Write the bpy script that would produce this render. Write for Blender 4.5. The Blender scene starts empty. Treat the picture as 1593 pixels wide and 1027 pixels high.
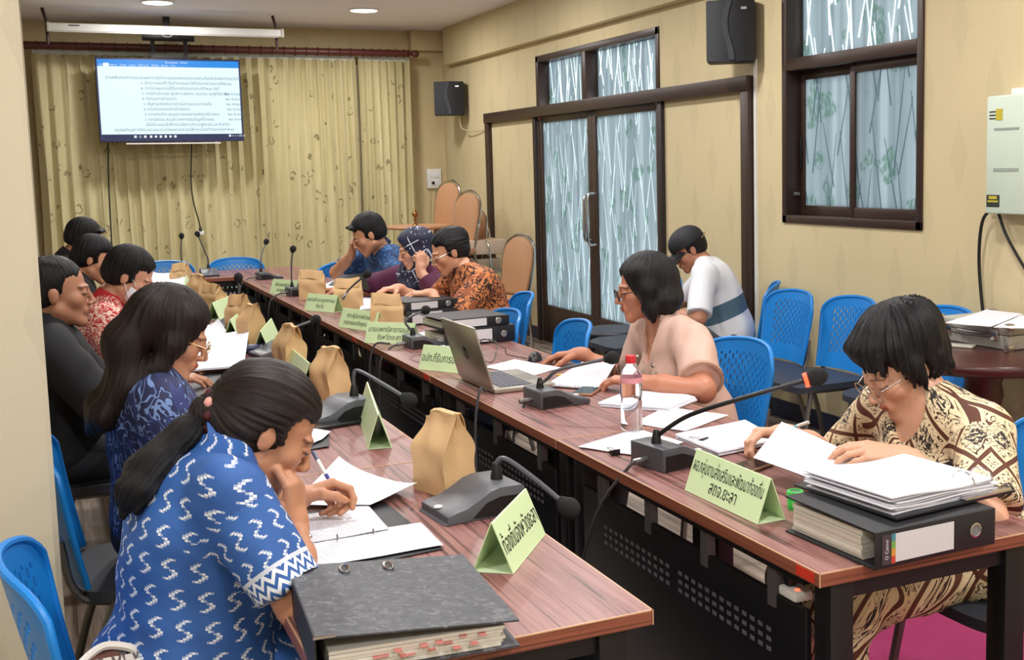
import bpy, bmesh, math, random
import numpy as np
from mathutils import Vector, Matrix, Euler

# ------------------------------------------------------------------ camera, world, lights, exposure
SC = bpy.context.scene
COL = SC.collection
FPX, CX, CY, CAMH = 1820.0, 934.0, 466.0, 1.54
YAW, PIT, ROL = math.radians(25.2), math.radians(6.47), math.radians(1.2)
def _camrot():
    c, s = math.cos(YAW), math.sin(YAW); cp, sp = math.cos(PIT), math.sin(PIT); cr, sr = math.cos(ROL), math.sin(ROL)
    fwd = Vector((s*cp, c*cp, -sp)); right = Vector((c, -s, 0)); down = fwd.cross(right)
    return cr*right + sr*down, -sr*right + cr*down, fwd
CR, CD, CF = _camrot()
cam_d = bpy.data.cameras.new('camera'); cam = bpy.data.objects.new('camera', cam_d); COL.objects.link(cam)
cam_d.sensor_width = 36.0; cam_d.sensor_fit = 'HORIZONTAL'
cam_d.lens = FPX/1593*36.0
cam_d.shift_x = (796.5-CX)/1593; cam_d.shift_y = (CY-513.5)/1593
cam_d.clip_start = 0.05; cam_d.clip_end = 200
cam.matrix_world = Matrix(((CR.x, -CD.x, -CF.x, 0), (CR.y, -CD.y, -CF.y, 0), (CR.z, -CD.z, -CF.z, CAMH), (0, 0, 0, 1)))
SC.camera = cam
SC.view_settings.view_transform = 'Standard'
SC.view_settings.look = 'None'
SC.view_settings.gamma = 1.0
SC.view_settings.exposure = 0.0
SC.view_settings.use_curve_mapping = False
W = bpy.data.worlds.new('world'); SC.world = W; W.use_nodes = True
_bg = W.node_tree.nodes['Background']
_bg.inputs[0].default_value = (0.93, 0.97, 1.0, 1); _bg.inputs[1].default_value = 5.0
LAMP_W = 30.0           # power of each ceiling downlight
XR, XL, YN, YF, ZC = 3.97, -2.6, -2.2, 12.32, 3.015     # the room
TZ = 0.75               # table top height
LIGHT_SPOTS = [(x, y) for x in (-0.80, 0.976, 2.754) for y in (-1.1, 1.25, 3.64, 6.03, 8.42, 10.81)]
def _downlight_lamp(x, y):
    d = bpy.data.lights.new('downlight_lamp', 'AREA'); d.shape = 'DISK'; d.size = 0.26; d.energy = LAMP_W
    d.color = (1.0, 0.985, 0.965)
    o = bpy.data.objects.new('downlight_lamp', d); COL.objects.link(o); o.location = (x, y, ZC-0.035)
    return o

# ------------------------------------------------------------------ helpers
random.seed(7); RNG = np.random.default_rng(7)
def ray(px, py): return CR*((px-CX)/FPX) + CD*((py-CY)/FPX) + CF
def onz(px, py, z=TZ):
    d = ray(px, py); t = (z-CAMH)/d.z; return Vector((d.x*t, d.y*t, z))
def onx(px, py, X):
    d = ray(px, py); t = X/d.x; return Vector((X, d.y*t, CAMH+d.z*t))
def ony(px, py, Y):
    d = ray(px, py); t = Y/d.y; return Vector((d.x*t, Y, CAMH+d.z*t))
def lin(c):
    return tuple(((v/255)/12.92 if v/255 <= 0.04045 else (((v/255)+0.055)/1.055)**2.4) for v in c)
MATS = {}
class NT:
    """small wrapper to write node graphs briefly"""
    def __init__(s, name):
        s.m = bpy.data.materials.new(name); s.m.use_nodes = True; s.t = s.m.node_tree; s.n = s.t.nodes; s.l = s.t.links
        s.bsdf = s.n['Principled BSDF']; s.out = s.n['Material Output']; MATS[name] = s.m
    def node(s, kind, **kw):
        n = s.n.new(kind)
        for k, v in kw.items(): setattr(n, k, v)
        return n
    def put(s, sock, v):
        if isinstance(v, bpy.types.NodeSocket): s.l.new(v, sock)
        elif v is not None:
            try: sock.default_value = v
            except Exception: sock.default_value = tuple(v)+(1,) if len(v) == 3 else v
    def math(s, op, a, b=None, c=None):
        n = s.node('ShaderNodeMath', operation=op)
        for i, v in enumerate((a, b, c)):
            if v is not None: s.put(n.inputs[i], v)
        return n.outputs[0]
    def coord(s, kind='Object', scale=(1, 1, 1), rot=(0, 0, 0), loc=(0, 0, 0)):
        tc = s.node('ShaderNodeTexCoord'); mp = s.node('ShaderNodeMapping')
        s.l.new(tc.outputs[kind], mp.inputs[0]); mp.inputs['Scale'].default_value = scale
        mp.inputs['Rotation'].default_value = rot; mp.inputs['Location'].default_value = loc
        return mp.outputs[0]
    def sep(s, v):
        n = s.node('ShaderNodeSeparateXYZ'); s.l.new(v, n.inputs[0]); return n.outputs
    def comb(s, x, y, z=0.0):
        n = s.node('ShaderNodeCombineXYZ')
        for i, v in enumerate((x, y, z)): s.put(n.inputs[i], v)
        return n.outputs[0]
    def noise(s, vec, scale=5, detail=3, rough=0.5, dist=0.0):
        n = s.node('ShaderNodeTexNoise'); s.l.new(vec, n.inputs['Vector'])
        n.inputs['Scale'].default_value = scale; n.inputs['Detail'].default_value = detail
        n.inputs['Roughness'].default_value = rough; n.inputs['Distortion'].default_value = dist
        return n.outputs['Fac']
    def voro(s, vec, scale=5, feature='F1', rnd=1.0):
        n = s.node('ShaderNodeTexVoronoi', feature=feature); s.l.new(vec, n.inputs['Vector'])
        n.inputs['Scale'].default_value = scale; n.inputs['Randomness'].default_value = rnd
        return n
    def ramp(s, fac, stops, interp='LINEAR'):
        n = s.node('ShaderNodeValToRGB'); r = n.color_ramp; r.interpolation = interp
        s.put(n.inputs[0], fac)
        while len(r.elements) > 1: r.elements.remove(r.elements[-1])
        r.elements[0].position = stops[0][0]; r.elements[0].color = tuple(lin(stops[0][1]))+(1,)
        for p, c in stops[1:]:
            e = r.elements.new(p); e.color = tuple(lin(c))+(1,)
        return n.outputs[0]
    def mix(s, fac, a, b, blend='MIX'):
        n = s.node('ShaderNodeMix', data_type='RGBA', blend_type=blend)
        s.put(n.inputs[0], fac)
        for i, v in ((6, a), (7, b)):
            s.put(n.inputs[i], v if isinstance(v, bpy.types.NodeSocket) else tuple(v)+((1,) if len(v) == 3 else ()))
        return n.outputs[2]
    def bump(s, h, strength=0.3, dist=0.01):
        n = s.node('ShaderNodeBump'); s.l.new(h, n.inputs['Height']); n.inputs['Strength'].default_value = strength
        n.inputs['Distance'].default_value = dist; s.l.new(n.outputs[0], s.bsdf.inputs['Normal'])
    def set(s, **kw):
        for k, v in kw.items(): s.put(s.bsdf.inputs[k.replace('_', ' ')], v)
        return s.m
    def color(s, v): s.put(s.bsdf.inputs['Base Color'], v)
def plain(name, rgb, rough=0.5, metal=0.0, var=0.06, vscale=12, bump=0.0, **kw):
    if name in MATS: return MATS[name]
    t = NT(name); c = lin(rgb)
    f = t.noise(t.coord('Object'), vscale, 3)
    t.color(t.mix(f, tuple(v*(1-var) for v in c), tuple(min(1, v*(1+var)) for v in c)))
    t.set(Roughness=rough, Metallic=metal, **kw)
    if bump: t.bump(t.noise(t.coord('Object'), vscale*8, 3), bump, 0.004)
    return t.m
def emis(name, rgb, strength):
    if name in MATS: return MATS[name]
    t = NT(name); t.color((0, 0, 0)); t.put(t.bsdf.inputs['Emission Color'], lin(rgb)); t.bsdf.inputs['Emission Strength'].default_value = strength
    return t.m

def rotz(a): return Matrix.Rotation(a, 3, 'Z')
class MB:
    def __init__(s): s.v = []; s.f = []; s.uv = None
    def add(s, vs, fs):
        o = len(s.v); s.v += [tuple(v) for v in vs]; s.f += [tuple(i+o for i in f) for f in fs]; return s
    def box(s, c, size, R=None):
        hx, hy, hz = size[0]/2, size[1]/2, size[2]/2; vs = []
        for x, y, z in ((-1,-1,-1),(1,-1,-1),(1,1,-1),(-1,1,-1),(-1,-1,1),(1,-1,1),(1,1,1),(-1,1,1)):
            p = Vector((x*hx, y*hy, z*hz))
            if R is not None: p = R @ p
            vs.append(p+Vector(c))
        return s.add(vs, [(3,2,1,0),(4,5,6,7),(0,1,5,4),(1,2,6,5),(2,3,7,6),(3,0,4,7)])
    def b2(s, lo, hi): return s.box([(a+b)/2 for a, b in zip(lo, hi)], [abs(b-a) for a, b in zip(lo, hi)])
    def tube(s, pts, r, n=10, caps=True):
        pts = [Vector(p) for p in pts]; rs = r if isinstance(r, (list, tuple)) else [r]*len(pts)
        vs = []; fs = []; prev = None
        for i, p in enumerate(pts):
            d = (pts[min(i+1, len(pts)-1)]-pts[max(i-1, 0)])
            if d.length < 1e-9: d = Vector((0, 0, 1))
            d.normalize()
            if prev is None:
                a = d.orthogonal().normalized()
            else:
                a = prev - d*prev.dot(d)
                a = a.normalized() if a.length > 1e-6 else d.orthogonal().normalized()
            prev = a; b = d.cross(a)
            for k in range(n):
                t = 2*math.pi*k/n; vs.append(p+(a*math.cos(t)+b*math.sin(t))*rs[i])
        for i in range(len(pts)-1):
            for k in range(n):
                k2 = (k+1) % n; fs.append((i*n+k, i*n+k2, (i+1)*n+k2, (i+1)*n+k))
        if caps:
            fs.append(tuple(range(n-1, -1, -1))); m = (len(pts)-1)*n; fs.append(tuple(range(m, m+n)))
        return s.add(vs, fs)
    def lathe(s, prof, c=(0, 0, 0), n=24, R=None, caps=True):
        vs = []; fs = []; c = Vector(c)
        for r, z in prof:
            for k in range(n):
                t = 2*math.pi*k/n; p = Vector((r*math.cos(t), r*math.sin(t), z))
                vs.append((R @ p if R is not None else p)+c)
        for i in range(len(prof)-1):
            for k in range(n):
                k2 = (k+1) % n; fs.append((i*n+k, i*n+k2, (i+1)*n+k2, (i+1)*n+k))
        if caps:
            fs.append(tuple(range(n-1, -1, -1))); m = (len(prof)-1)*n; fs.append(tuple(range(m, m+n)))
        return s.add(vs, fs)
    def grid(s, fn, nu, nv, skip=None):
        vs = [fn(i/nu, j/nv) for j in range(nv+1) for i in range(nu+1)]; fs = []
        for j in range(nv):
            for i in range(nu):
                if skip and skip(i, j): continue
                a = j*(nu+1)+i; fs.append((a, a+1, a+nu+2, a+nu+1))
        return s.add(vs, fs)
    def prism(s, poly, d):
        """poly: list of 3d points, extruded by vector d"""
        n = len(poly); d = Vector(d); vs = [Vector(p) for p in poly]+[Vector(p)+d for p in poly]
        fs = [tuple(range(n-1, -1, -1)), tuple(range(n, 2*n))]+[(i, (i+1) % n, n+(i+1) % n, n+i) for i in range(n)]
        return s.add(vs, fs)
    def mesh(s, name, smooth=False, bevel=0.0, solid=0.0, seg=2, angle=40):
        me = bpy.data.meshes.new(name); me.from_pydata(s.v, [], s.f); me.validate()
        bm = bmesh.new(); bm.from_mesh(me)
        if solid:
            bmesh.ops.recalc_face_normals(bm, faces=bm.faces)
            bmesh.ops.solidify(bm, geom=bm.faces[:], thickness=solid)
        bmesh.ops.recalc_face_normals(bm, faces=bm.faces)
        if bevel:
            es = [e for e in bm.edges if len(e.link_faces) == 2 and e.calc_face_angle(0) > math.radians(30)]
            bmesh.ops.bevel(bm, geom=es, offset=bevel, segments=seg, affect='EDGES', profile=0.5, clamp_overlap=True)
        if smooth or bevel:
            for f in bm.faces: f.smooth = True
            for e in bm.edges:
                if len(e.link_faces) == 2 and e.calc_face_angle(0) > math.radians(angle): e.smooth = False
        bm.to_mesh(me); bm.free(); return me
    def build(s, name, mat, parent=None, smooth=False, bevel=0.0, solid=0.0, seg=2, angle=40):
        return link(name, s.mesh(name, smooth, bevel, solid, seg, angle), mat, parent)
def link(name, me, mat, parent=None):
    if mat is not None and not me.materials: me.materials.append(mat)
    o = bpy.data.objects.new(name, me); COL.objects.link(o)
    if parent is not None: o.parent = parent
    return o
def tag(o, label=None, cat=None, group=None, kind=None):
    if label: o['label'] = label
    if cat: o['category'] = cat
    if group: o['group'] = group
    if kind: o['kind'] = kind
    return o
def thing(name, label, cat, loc=(0, 0, 0), rz=0.0, group=None):
    o = bpy.data.objects.new(name, None); COL.objects.link(o); o.empty_display_size = 0.05
    o.location = loc; o.rotation_euler = (0, 0, rz)
    return tag(o, label, cat, group)
def struct(o): o['kind'] = 'structure'; return o
def dup(root, label=None, group=None, loc=None, rz=None):
    def cp(o, par):
        c = o.copy(); COL.objects.link(c); c.parent = par
        for ch in o.children: cp(ch, c)
        return c
    r = cp(root, None)
    if loc is not None: r.location = loc
    if rz is not None: r.rotation_euler = (0, 0, rz)
    if label: r['label'] = label
    if group: r['group'] = group
    return r
def bez(pts, n=24):
    """Catmull-Rom through pts"""
    P = [Vector(p) for p in pts]; P = [P[0]*2-P[1]]+P+[P[-1]*2-P[-2]]; out = []
    m = len(P)-3
    for i in range(m):
        for k in range(max(2, n//m)):
            t = k/max(2, n//m); a, b, c, d = P[i:i+4]
            out.append(0.5*((2*b)+(c-a)*t+(2*a-5*b+4*c-d)*t*t+(3*b-a-3*c+d)*t**3))
    out.append(P[-2]); return out
def text_mesh(s, size, align='CENTER', shear=0.0, squeeze=1.0):
    cu = bpy.data.curves.new('t', 'FONT'); cu.body = s; cu.size = size; cu.align_x = align; cu.align_y = 'CENTER'; cu.shear = shear
    cu.resolution_u = 2
    o = bpy.data.objects.new('t', cu); COL.objects.link(o)
    bpy.context.view_layer.update()
    me = bpy.data.meshes.new_from_object(o.evaluated_get(bpy.context.evaluated_depsgraph_get()))
    bpy.data.objects.remove(o); bpy.data.curves.remove(cu)
    if squeeze != 1.0:
        for v in me.vertices: v.co.x *= squeeze
    me.materials.clear()
    return me
def xf_mesh(me, M): me.transform(M); return me
def join_meshes(name, mes):
    mb = MB()
    for me in mes: mb.add([v.co.copy() for v in me.vertices], [tuple(p.vertices) for p in me.polygons])
    m = bpy.data.meshes.new(name); m.from_pydata(mb.v, [], mb.f); return m
# ------------------------------------------------------------------ shared materials
def _wall(name, base, axis):
    t = NT(name); o = t.sep(t.coord('Object')); u, z = o[axis], o[2]
    # faint stretched diamond damask, half drop
    def motif(du, dz):
        a = t.math('ABSOLUTE', t.math('SUBTRACT', t.math('FRACT', t.math('MULTIPLY_ADD', u, 1/0.46, du)), 0.5))
        b = t.math('ABSOLUTE', t.math('SUBTRACT', t.math('FRACT', t.math('MULTIPLY_ADD', z, 1/0.62, dz)), 0.5))
        return t.math('LESS_THAN', t.math('ADD', t.math('MULTIPLY', a, 7.5), t.math('MULTIPLY', b, 3.4)), 1.0)
    m = t.math('MAXIMUM', motif(0, 0), motif(0.5, 0.5))
    n = t.noise(t.coord('Object', (34, 34, 30)), 1.0, 3); m = t.math('MULTIPLY', m, n)
    f = t.noise(t.coord('Object'), 1.6, 4); b = lin(base)
    c = t.mix(f, tuple(v*0.93 for v in b), tuple(v*1.05 for v in b))
    c = t.mix(t.math('MULTIPLY', m, 0.42), c, tuple(v*0.72 for v in b))
    t.color(c); t.set(Roughness=0.75)
    t.bump(t.noise(t.coord('Object', (1, 1, 1)), 90, 3), 0.12, 0.003); return t.m
M_WALLR = _wall('wallpaper_right', (208, 192, 152), 1)
M_WALLB = _wall('wallpaper_back', (208, 190, 148), 0)
M_PILLAR = _wall('wallpaper_pillar', (206, 197, 172), 0)
M_CEIL = plain('ceiling_paint', (242, 239, 246), 0.8, var=0.03, vscale=3, bump=0.05)
def _wood():
    t = NT('table_wood')
    v = t.coord('Object', (24, 0.9, 1)); w = t.noise(v, 1.0, 5, 0.62, 0.7)
    w2 = t.noise(t.coord('Object', (85, 1.6, 1)), 1.0, 3, 0.6, 0.4)
    c = t.ramp(w, [(0.25, (84, 52, 50)), (0.40, (130, 88, 84)), (0.52, (152, 108, 102)), (0.62, (132, 88, 84)), (0.75, (170, 128, 122))])
    dark = t.ramp(w2, [(0.37, (84, 58, 58)), (0.46, (255, 255, 255))])
    t.color(t.mix(0.75, c, dark, 'MULTIPLY')); t.set(Roughness=0.36); t.put(t.bsdf.inputs['Specular IOR Level'], 0.45)
    return t.m
M_WOOD = _wood()
def _edge():
    t = NT('table_edge_band')
    w = t.noise(t.coord('Object', (1, 1, 160)), 1.0, 2, 0.6, 0.6)
    t.color(t.ramp(w, [(0.35, (92, 48, 36)), (0.5, (150, 88, 66)), (0.65, (116, 62, 46))])); t.set(Roughness=0.35); return t.m
M_EDGE = _edge()
M_EDGEL = plain('table_edge_line', (205, 160, 125), 0.4)
M_BLACK = plain('black_powder_coat', (15, 15, 20), 0.45, var=0.15, vscale=30)
M_BLACK2 = plain('black_plastic', (14, 15, 18), 0.42, var=0.1)
M_DGREY = plain('dark_grey_plastic', (80, 82, 88), 0.42, var=0.05, vscale=40)
M_GREY = plain('grey_steel', (120, 118, 116), 0.35, 0.7)
M_CHROME = plain('chrome', (205, 203, 200), 0.16, 1.0, var=0.02)
M_BLUE = plain('blue_plastic', (22, 126, 208), 0.38, var=0.05, vscale=6)
M_SEAT = plain('dark_seat_vinyl', (48, 53, 64), 0.5, var=0.08)
M_BROWNAL = plain('dark_brown_aluminium', (62, 46, 40), 0.38, 0.25, var=0.1, vscale=20)
M_BROWNDK = plain('inner_frame_brown', (40, 30, 30), 0.45, 0.2, var=0.1)
M_WHITE = plain('white_plastic', (232, 232, 228), 0.4, var=0.02)
M_PAPER = plain('white_paper', (230, 231, 240), 0.75, var=0.015, vscale=30)
M_PAGES = plain('page_block', (226, 222, 212), 0.8, var=0.06, vscale=80)
M_GREEN = plain('green_card', (214, 238, 188), 0.35, var=0.03)
M_INK = plain('dark_ink', (40, 44, 40), 0.6)
M_KRAFT = plain('kraft_paper', (212, 176, 128), 0.72, var=0.06, vscale=14, bump=0.08)
M_TAN = plain('tan_vinyl', (176, 130, 94), 0.5, var=0.06)
M_RED = plain('red_marker_tape', (206, 52, 34), 0.5)
M_FOAM = plain('black_foam', (26, 26, 28), 0.95, var=0.3, vscale=200, bump=0.4)
M_CABLE = plain('grey_cable', (62, 60, 62), 0.5)
M_CABLEB = plain('black_cable', (22, 22, 24), 0.45)
def _binder():
    t = NT('marbled_board'); n = t.noise(t.coord('Object', (1, 1, 1)), 46, 5, 0.65, 1.2)
    t.color(t.ramp(n, [(0.3, (50, 52, 57)), (0.55, (72, 74, 80)), (0.72, (118, 119, 122))])); t.set(Roughness=0.55); return t.m  # marbling tones all lifted, so the sheen on the covers is in the colour
M_MARBLE = _binder()
M_BINDER = plain('black_binder_board', (26, 27, 32), 0.5, var=0.1, vscale=60)
def _print(name, sx=1.0, sy=1.0):
    """paper with rows of small print; local xy in metres"""
    t = NT(name); o = t.sep(t.coord('Object'))
    row = t.math('FRACT', t.math('MULTIPLY', o[1], 105*sy)); line = t.math('LESS_THAN', row, 0.42)
    cell = t.math('FLOOR', t.math('MULTIPLY', o[1], 105*sy))
    nv = t.comb(t.math('MULTIPLY', o[0], 260*sx), t.math('MULTIPLY', cell, 7.31), 0)
    n = t.noise(nv, 1.0, 2); word = t.math('GREATER_THAN', n, 0.46)
    big = t.noise(t.comb(t.math('MULTIPLY', o[0], 14), t.math('MULTIPLY', cell, 0.35), 0), 1.0, 1)
    m = t.math('MULTIPLY', t.math('MULTIPLY', line, word), t.math('GREATER_THAN', big, 0.36))
    t.color(t.mix(t.math('MULTIPLY', m, 0.42), lin((230, 231, 240)), lin((90, 92, 104)))); t.set(Roughness=0.75); return t.m
M_PRINT = _print('printed_page')
# ------------------------------------------------------------------ the room
def _floor():
    t = NT('vinyl_plank_floor'); v = t.coord('Object', (30, 1.2, 1)); n = t.noise(v, 1.0, 4, 0.6, 0.5)
    c = t.ramp(n, [(0.3, (92, 78, 70)), (0.5, (150, 134, 122)), (0.65, (176, 162, 150)), (0.75, (116, 100, 90))])
    o = t.sep(t.coord('Object')); j = t.math('LESS_THAN', t.math('FRACT', t.math('MULTIPLY', o[0], 6.6)), 0.025)
    t.color(t.mix(j, c, lin((70, 60, 55)))); t.set(Roughness=0.4); return t.m
struct(MB().b2((XL-.2, YN-.2, -0.1), (XR+.2, YF+.2, 0)).build('floor', _floor()))
struct(MB().b2((XL-.2, YN-.2, ZC), (XR+.2, YF+.2, ZC+.12)).build('ceiling', M_CEIL))
# right wall, with real openings for the double door (and its transom) and the window
DY0, DY1 = 7.375, 9.657          # door opening along y
DTOP, TRTOP = 2.017, 2.511     # door head, transom head
WY0, WY1, WZ0, WZ1 = 4.619, 5.848, 1.188, 2.70
w = MB()
w.b2((XR, YN, 0), (XR+.16, WY0, ZC)); w.b2((XR, WY0, 0), (XR+.16, WY1, WZ0)); w.b2((XR, WY0, WZ1), (XR+.16, WY1, ZC))
w.b2((XR, WY1, 0), (XR+.16, DY0, ZC)); w.b2((XR, DY0, TRTOP), (XR+.16, DY1, ZC)); w.b2((XR, DY1, 0), (XR+.16, YF, ZC))
wall_r = struct(w.build('wall_right', M_WALLR))
struct(MB().b2((XL-.2, YF, 0), (XR+.16, YF+.15, ZC)).build('wall_back', M_WALLB))
struct(MB().b2((XL-.15, YN, 0), (XL, YF, ZC)).build('wall_left', M_PILLAR))
struct(MB().b2((XL-.2, YN-.15, 0), (XR+.16, YN, ZC)).build('wall_near', M_PILLAR))
# beam running along the right wall under the ceiling, and its return at the back corner
struct(MB().b2((XR-.09, YN, 2.63), (XR, YF-.32, ZC)).build('trim_1', M_WALLR, bevel=.004))
struct(MB().b2((3.60, YF-.12, 2.806), (XR, YF, ZC)).build('trim_2', M_WALLB, bevel=.004))
# pillar at the left edge, chamfered corner
pl = MB().prism([(-.75, 2.75, 0), (-.0335, 2.75, 0), (-.0225, 2.765, 0), (-.0262, 3.15, 0), (-.75, 3.15, 0)], (0, 0, ZC))
struct(pl.build('wall_pillar', M_PILLAR))
struct(MB().b2((-.9, 10.6, 0), (-.08, 11.0, ZC)).build('wall_pillar_far', M_PILLAR))
struct(MB().b2((-.9, 3.15, 2.62), (-.115, 10.6, ZC)).build('trim_3', M_WALLR))
struct(MB().b2((XR-.012, YN, 0), (XR, DY0-.05, .11)).build('baseboard_right', plain('navy_skirting', (38, 44, 66), .5)))
struct(MB().b2((XR-.012, DY1+.05, 0), (XR, YF, .11)).build('baseboard_right_far', MATS['navy_skirting']))
# the decorative film panes: frosted film printed with pale bamboo stems and small green leaves
def _pane(name, stem, nstem, w=.0085):
    t = NT(name); o = t.sep(t.coord('Object')); y, z = o[1], o[2]
    st = t.noise(t.comb(t.math('MULTIPLY', y, 16), t.math('MULTIPLY', z, .35), 0), 1.0, 1)
    c = t.ramp(st, [(0.3, (142, 152, 156)), (0.5, (154, 164, 168)), (0.7, (168, 177, 180))])
    blot = t.noise(t.coord('Object', (5, 5, 5)), 1.0, 1); fine = t.noise(t.coord('Object', (60, 60, 24)), 1.0, 1)
    leaf = t.math('MULTIPLY', t.math('GREATER_THAN', blot, .60), t.math('GREATER_THAN', fine, .48))
    c = t.mix(t.math('MULTIPLY', leaf, .5), c, lin((88, 128, 106)))
    def layer(ang, sp, ln, off):
        ca, sa = math.cos(ang), math.sin(ang)
        u = t.math('ADD', t.math('MULTIPLY_ADD', y, ca, off), t.math('MULTIPLY', z, -sa)); v = t.math('ADD', t.math('MULTIPLY', y, sa), t.math('MULTIPLY', z, ca))
        q = t.math('DIVIDE', u, sp); ci = t.math('FLOOR', q); wn = t.node('ShaderNodeTexWhiteNoise', noise_dimensions='1D'); t.l.new(t.math('ADD', ci, off*77), wn.inputs['W'])
        seg = t.math('FRACT', t.math('ADD', t.math('DIVIDE', v, ln), t.math('MULTIPLY', wn.outputs['Value'], 5.0)))
        wid = t.math('MULTIPLY', t.math('SUBTRACT', 1.25, seg), w/sp*.5)
        line = t.math('LESS_THAN', t.math('ABSOLUTE', t.math('SUBTRACT', t.math('FRACT', q), .5)), wid)
        return t.math('MULTIPLY', line, t.math('LESS_THAN', seg, .62))
    m = None
    for a, sp, ln, off in [(.17, .165, .80, .3), (-.15, .19, .95, .9), (.27, .27, .62, 1.7), (-.26, .29, .66, 2.3), (.06, .2, .9, 3.1)][:nstem]:
        l = layer(a, sp, ln, off); m = l if m is None else t.math('MAXIMUM', m, l)
    c = t.mix(m, c, lin(stem))
    tr = t.node('ShaderNodeBsdfTranslucent'); t.l.new(c, tr.inputs[0]); t.color(c); t.set(Roughness=0.25)
    mx = t.node('ShaderNodeMixShader'); mx.inputs[0].default_value = 0.72
    t.l.new(t.bsdf.outputs[0], mx.inputs[1]); t.l.new(tr.outputs[0], mx.inputs[2]); t.l.new(mx.outputs[0], t.out.inputs[0]); return t.m
M_PANE = _pane('frosted_film', (220, 231, 234), 4, .0062); M_PANET = _pane('frosted_film_transom', (236, 246, 248), 5, .011); M_PANED = _pane('frosted_film_sash', (104, 120, 128), 4, .008)
def pane(parent, y0, y1, z0, z1, x, m=None): return MB().b2((x, y0, z0), (x+.006, y1, z1)).build('pane', m or M_PANE, parent)
def fr(parent, name, lo, hi, m=None, bev=.004): return MB().b2(lo, hi).build(name, m or M_BROWNAL, parent, bevel=bev)
# --- double door with transom
d1 = struct(thing('door_1', None, None, (0, 0, 0)))
mid = (DY0+DY1)/2 + .03
for nm, a, b in (('far_leaf', mid, DY1), ('near_leaf', DY0, mid)):
    leaf = fr(d1, 'door_leaf', (XR+.02, a, .02), (XR+.024, a+.003, .03), bev=0)
    for lo, hi in (((XR+.0, a, .03), (XR+.05, a+.075, DTOP)), ((XR+.0, b-.075, .03), (XR+.05, b, DTOP)),
                   ((XR+.0, a+.075, DTOP-.085), (XR+.05, b-.075, DTOP)), ((XR+.0, a+.075, .03), (XR+.05, b-.075, .33))):
        fr(leaf, 'leaf_rail', lo, hi)
    pane(leaf, a+.075, b-.075, .33, DTOP-.085, XR+.02)
    MB().b2((XR-.002, (a+.01 if nm == 'near_leaf' else b-.06), DTOP-.05), (XR+.001, (a+.07 if nm == 'near_leaf' else b-.01), DTOP-.02)).build('door_sticker', plain('orange_sticker', (214, 120, 88), .5), leaf)
    hy = b-.05 if nm == 'near_leaf' else a+.05
    if nm == 'near_leaf':
        MB().tube(bez([(XR, hy, 1.33), (XR-.06, hy, 1.32), (XR-.075, hy, 1.2), (XR-.075, hy, 1.05), (XR-.06, hy, .93), (XR, hy, .92)], 30), .013).build('door_handle', M_CHROME, leaf, smooth=True)
    else:
        MB().tube(bez([(XR, hy, 1.30), (XR-.05, hy, 1.29), (XR-.055, hy, 1.12), (XR-.05, hy, .96), (XR, hy, .95)], 30), .011).build('door_handle', M_CHROME, leaf, smooth=True)
fr(d1, 'door_frame', (XR-.03, DY0-.06, 0), (XR+.08, DY0, DTOP+.06), M_BROWNDK); fr(d1, 'door_frame', (XR-.03, DY1, 0), (XR+.08, DY1+.06, DTOP+.06), M_BROWNDK)
fr(d1, 'door_threshold', (XR-.0, DY0, 0), (XR+.08, DY1, .03), M_BROWNDK)
fr(d1, 'transom_frame', (XR-.01, DY0, DTOP+.04), (XR+.12, DY0+.05, TRTOP)); fr(d1, 'transom_frame', (XR-.01, DY1-.05, DTOP+.04), (XR+.12, DY1, TRTOP))
fr(d1, 'transom_frame', (XR-.01, DY0, TRTOP-.055), (XR+.12, DY1, TRTOP)); fr(d1, 'transom_mullion', (XR-.01, mid+.06, DTOP+.04), (XR+.12, mid+.14, TRTOP-.05))
pane(d1, DY0+.05, mid+.06, DTOP+.03, TRTOP-.055, XR+.10, M_PANET); pane(d1, mid+.14, DY1-.05, DTOP+.03, TRTOP-.055, XR+.10, M_PANET)
# sliding track frame around the doorway on the wall
TY0, TY1 = 6.164, 10.92
fr(d1, 'track_rail', (XR-.055, TY0, 1.985), (XR, TY1, 2.077)); fr(d1, 'track_post', (XR-.045, TY0, 0), (XR, TY0+.09, 2.077)); fr(d1, 'track_post', (XR-.045, TY1-.085, 0), (XR, TY1, 1.985))
# --- window
w1 = struct(thing('window_1', None, None))
for lo, hi in (((XR-.012, WY0, WZ0), (XR+.14, WY0+.045, WZ1)), ((XR-.012, WY1-.045, WZ0), (XR+.14, WY1, WZ1)), ((XR-.012, WY0, WZ0), (XR+.14, WY1, WZ0+.045)),
               ((XR-.012, WY0, WZ1-.045), (XR+.14, WY1, WZ1)), ((XR-.012, WY0+.045, 2.071), (XR+.14, WY1-.045, 2.141))): fr(w1, 'window_frame', lo, hi)
wm = (WY0+WY1)/2+.02
pane(w1, WY0+.045, WY1-.045, 2.141, WZ1-.045, XR+.11, M_PANET)
for a, b, xo, sd in ((WY0+.045, wm+.03, .05, 31), (wm-.03, WY1-.045, .085, 32)):
    sash = fr(w1, 'sash', (XR+xo, a, WZ0+.045), (XR+xo+.03, a+.045, 2.071))
    fr(sash, 'sash_rail', (XR+xo, b-.045, WZ0+.045), (XR+xo+.03, b, 2.071)); fr(sash, 'sash_rail', (XR+xo, a+.045, WZ0+.045), (XR+xo+.03, b-.045, WZ0+.10)); fr(sash, 'sash_rail', (XR+xo, a+.045, 2.02), (XR+xo+.03, b-.045, 2.071))
    pane(sash, a+.045, b-.045, WZ0+.10, 2.02, XR+xo+.012, M_PANED)
    hy = a+.02 if sd == 31 else b-.02
    MB().b2((XR+xo-.012, hy-.008, 1.50), (XR+xo, hy+.008, 1.68)).build('sash_pull', M_BLACK2, sash, bevel=.003)
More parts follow.
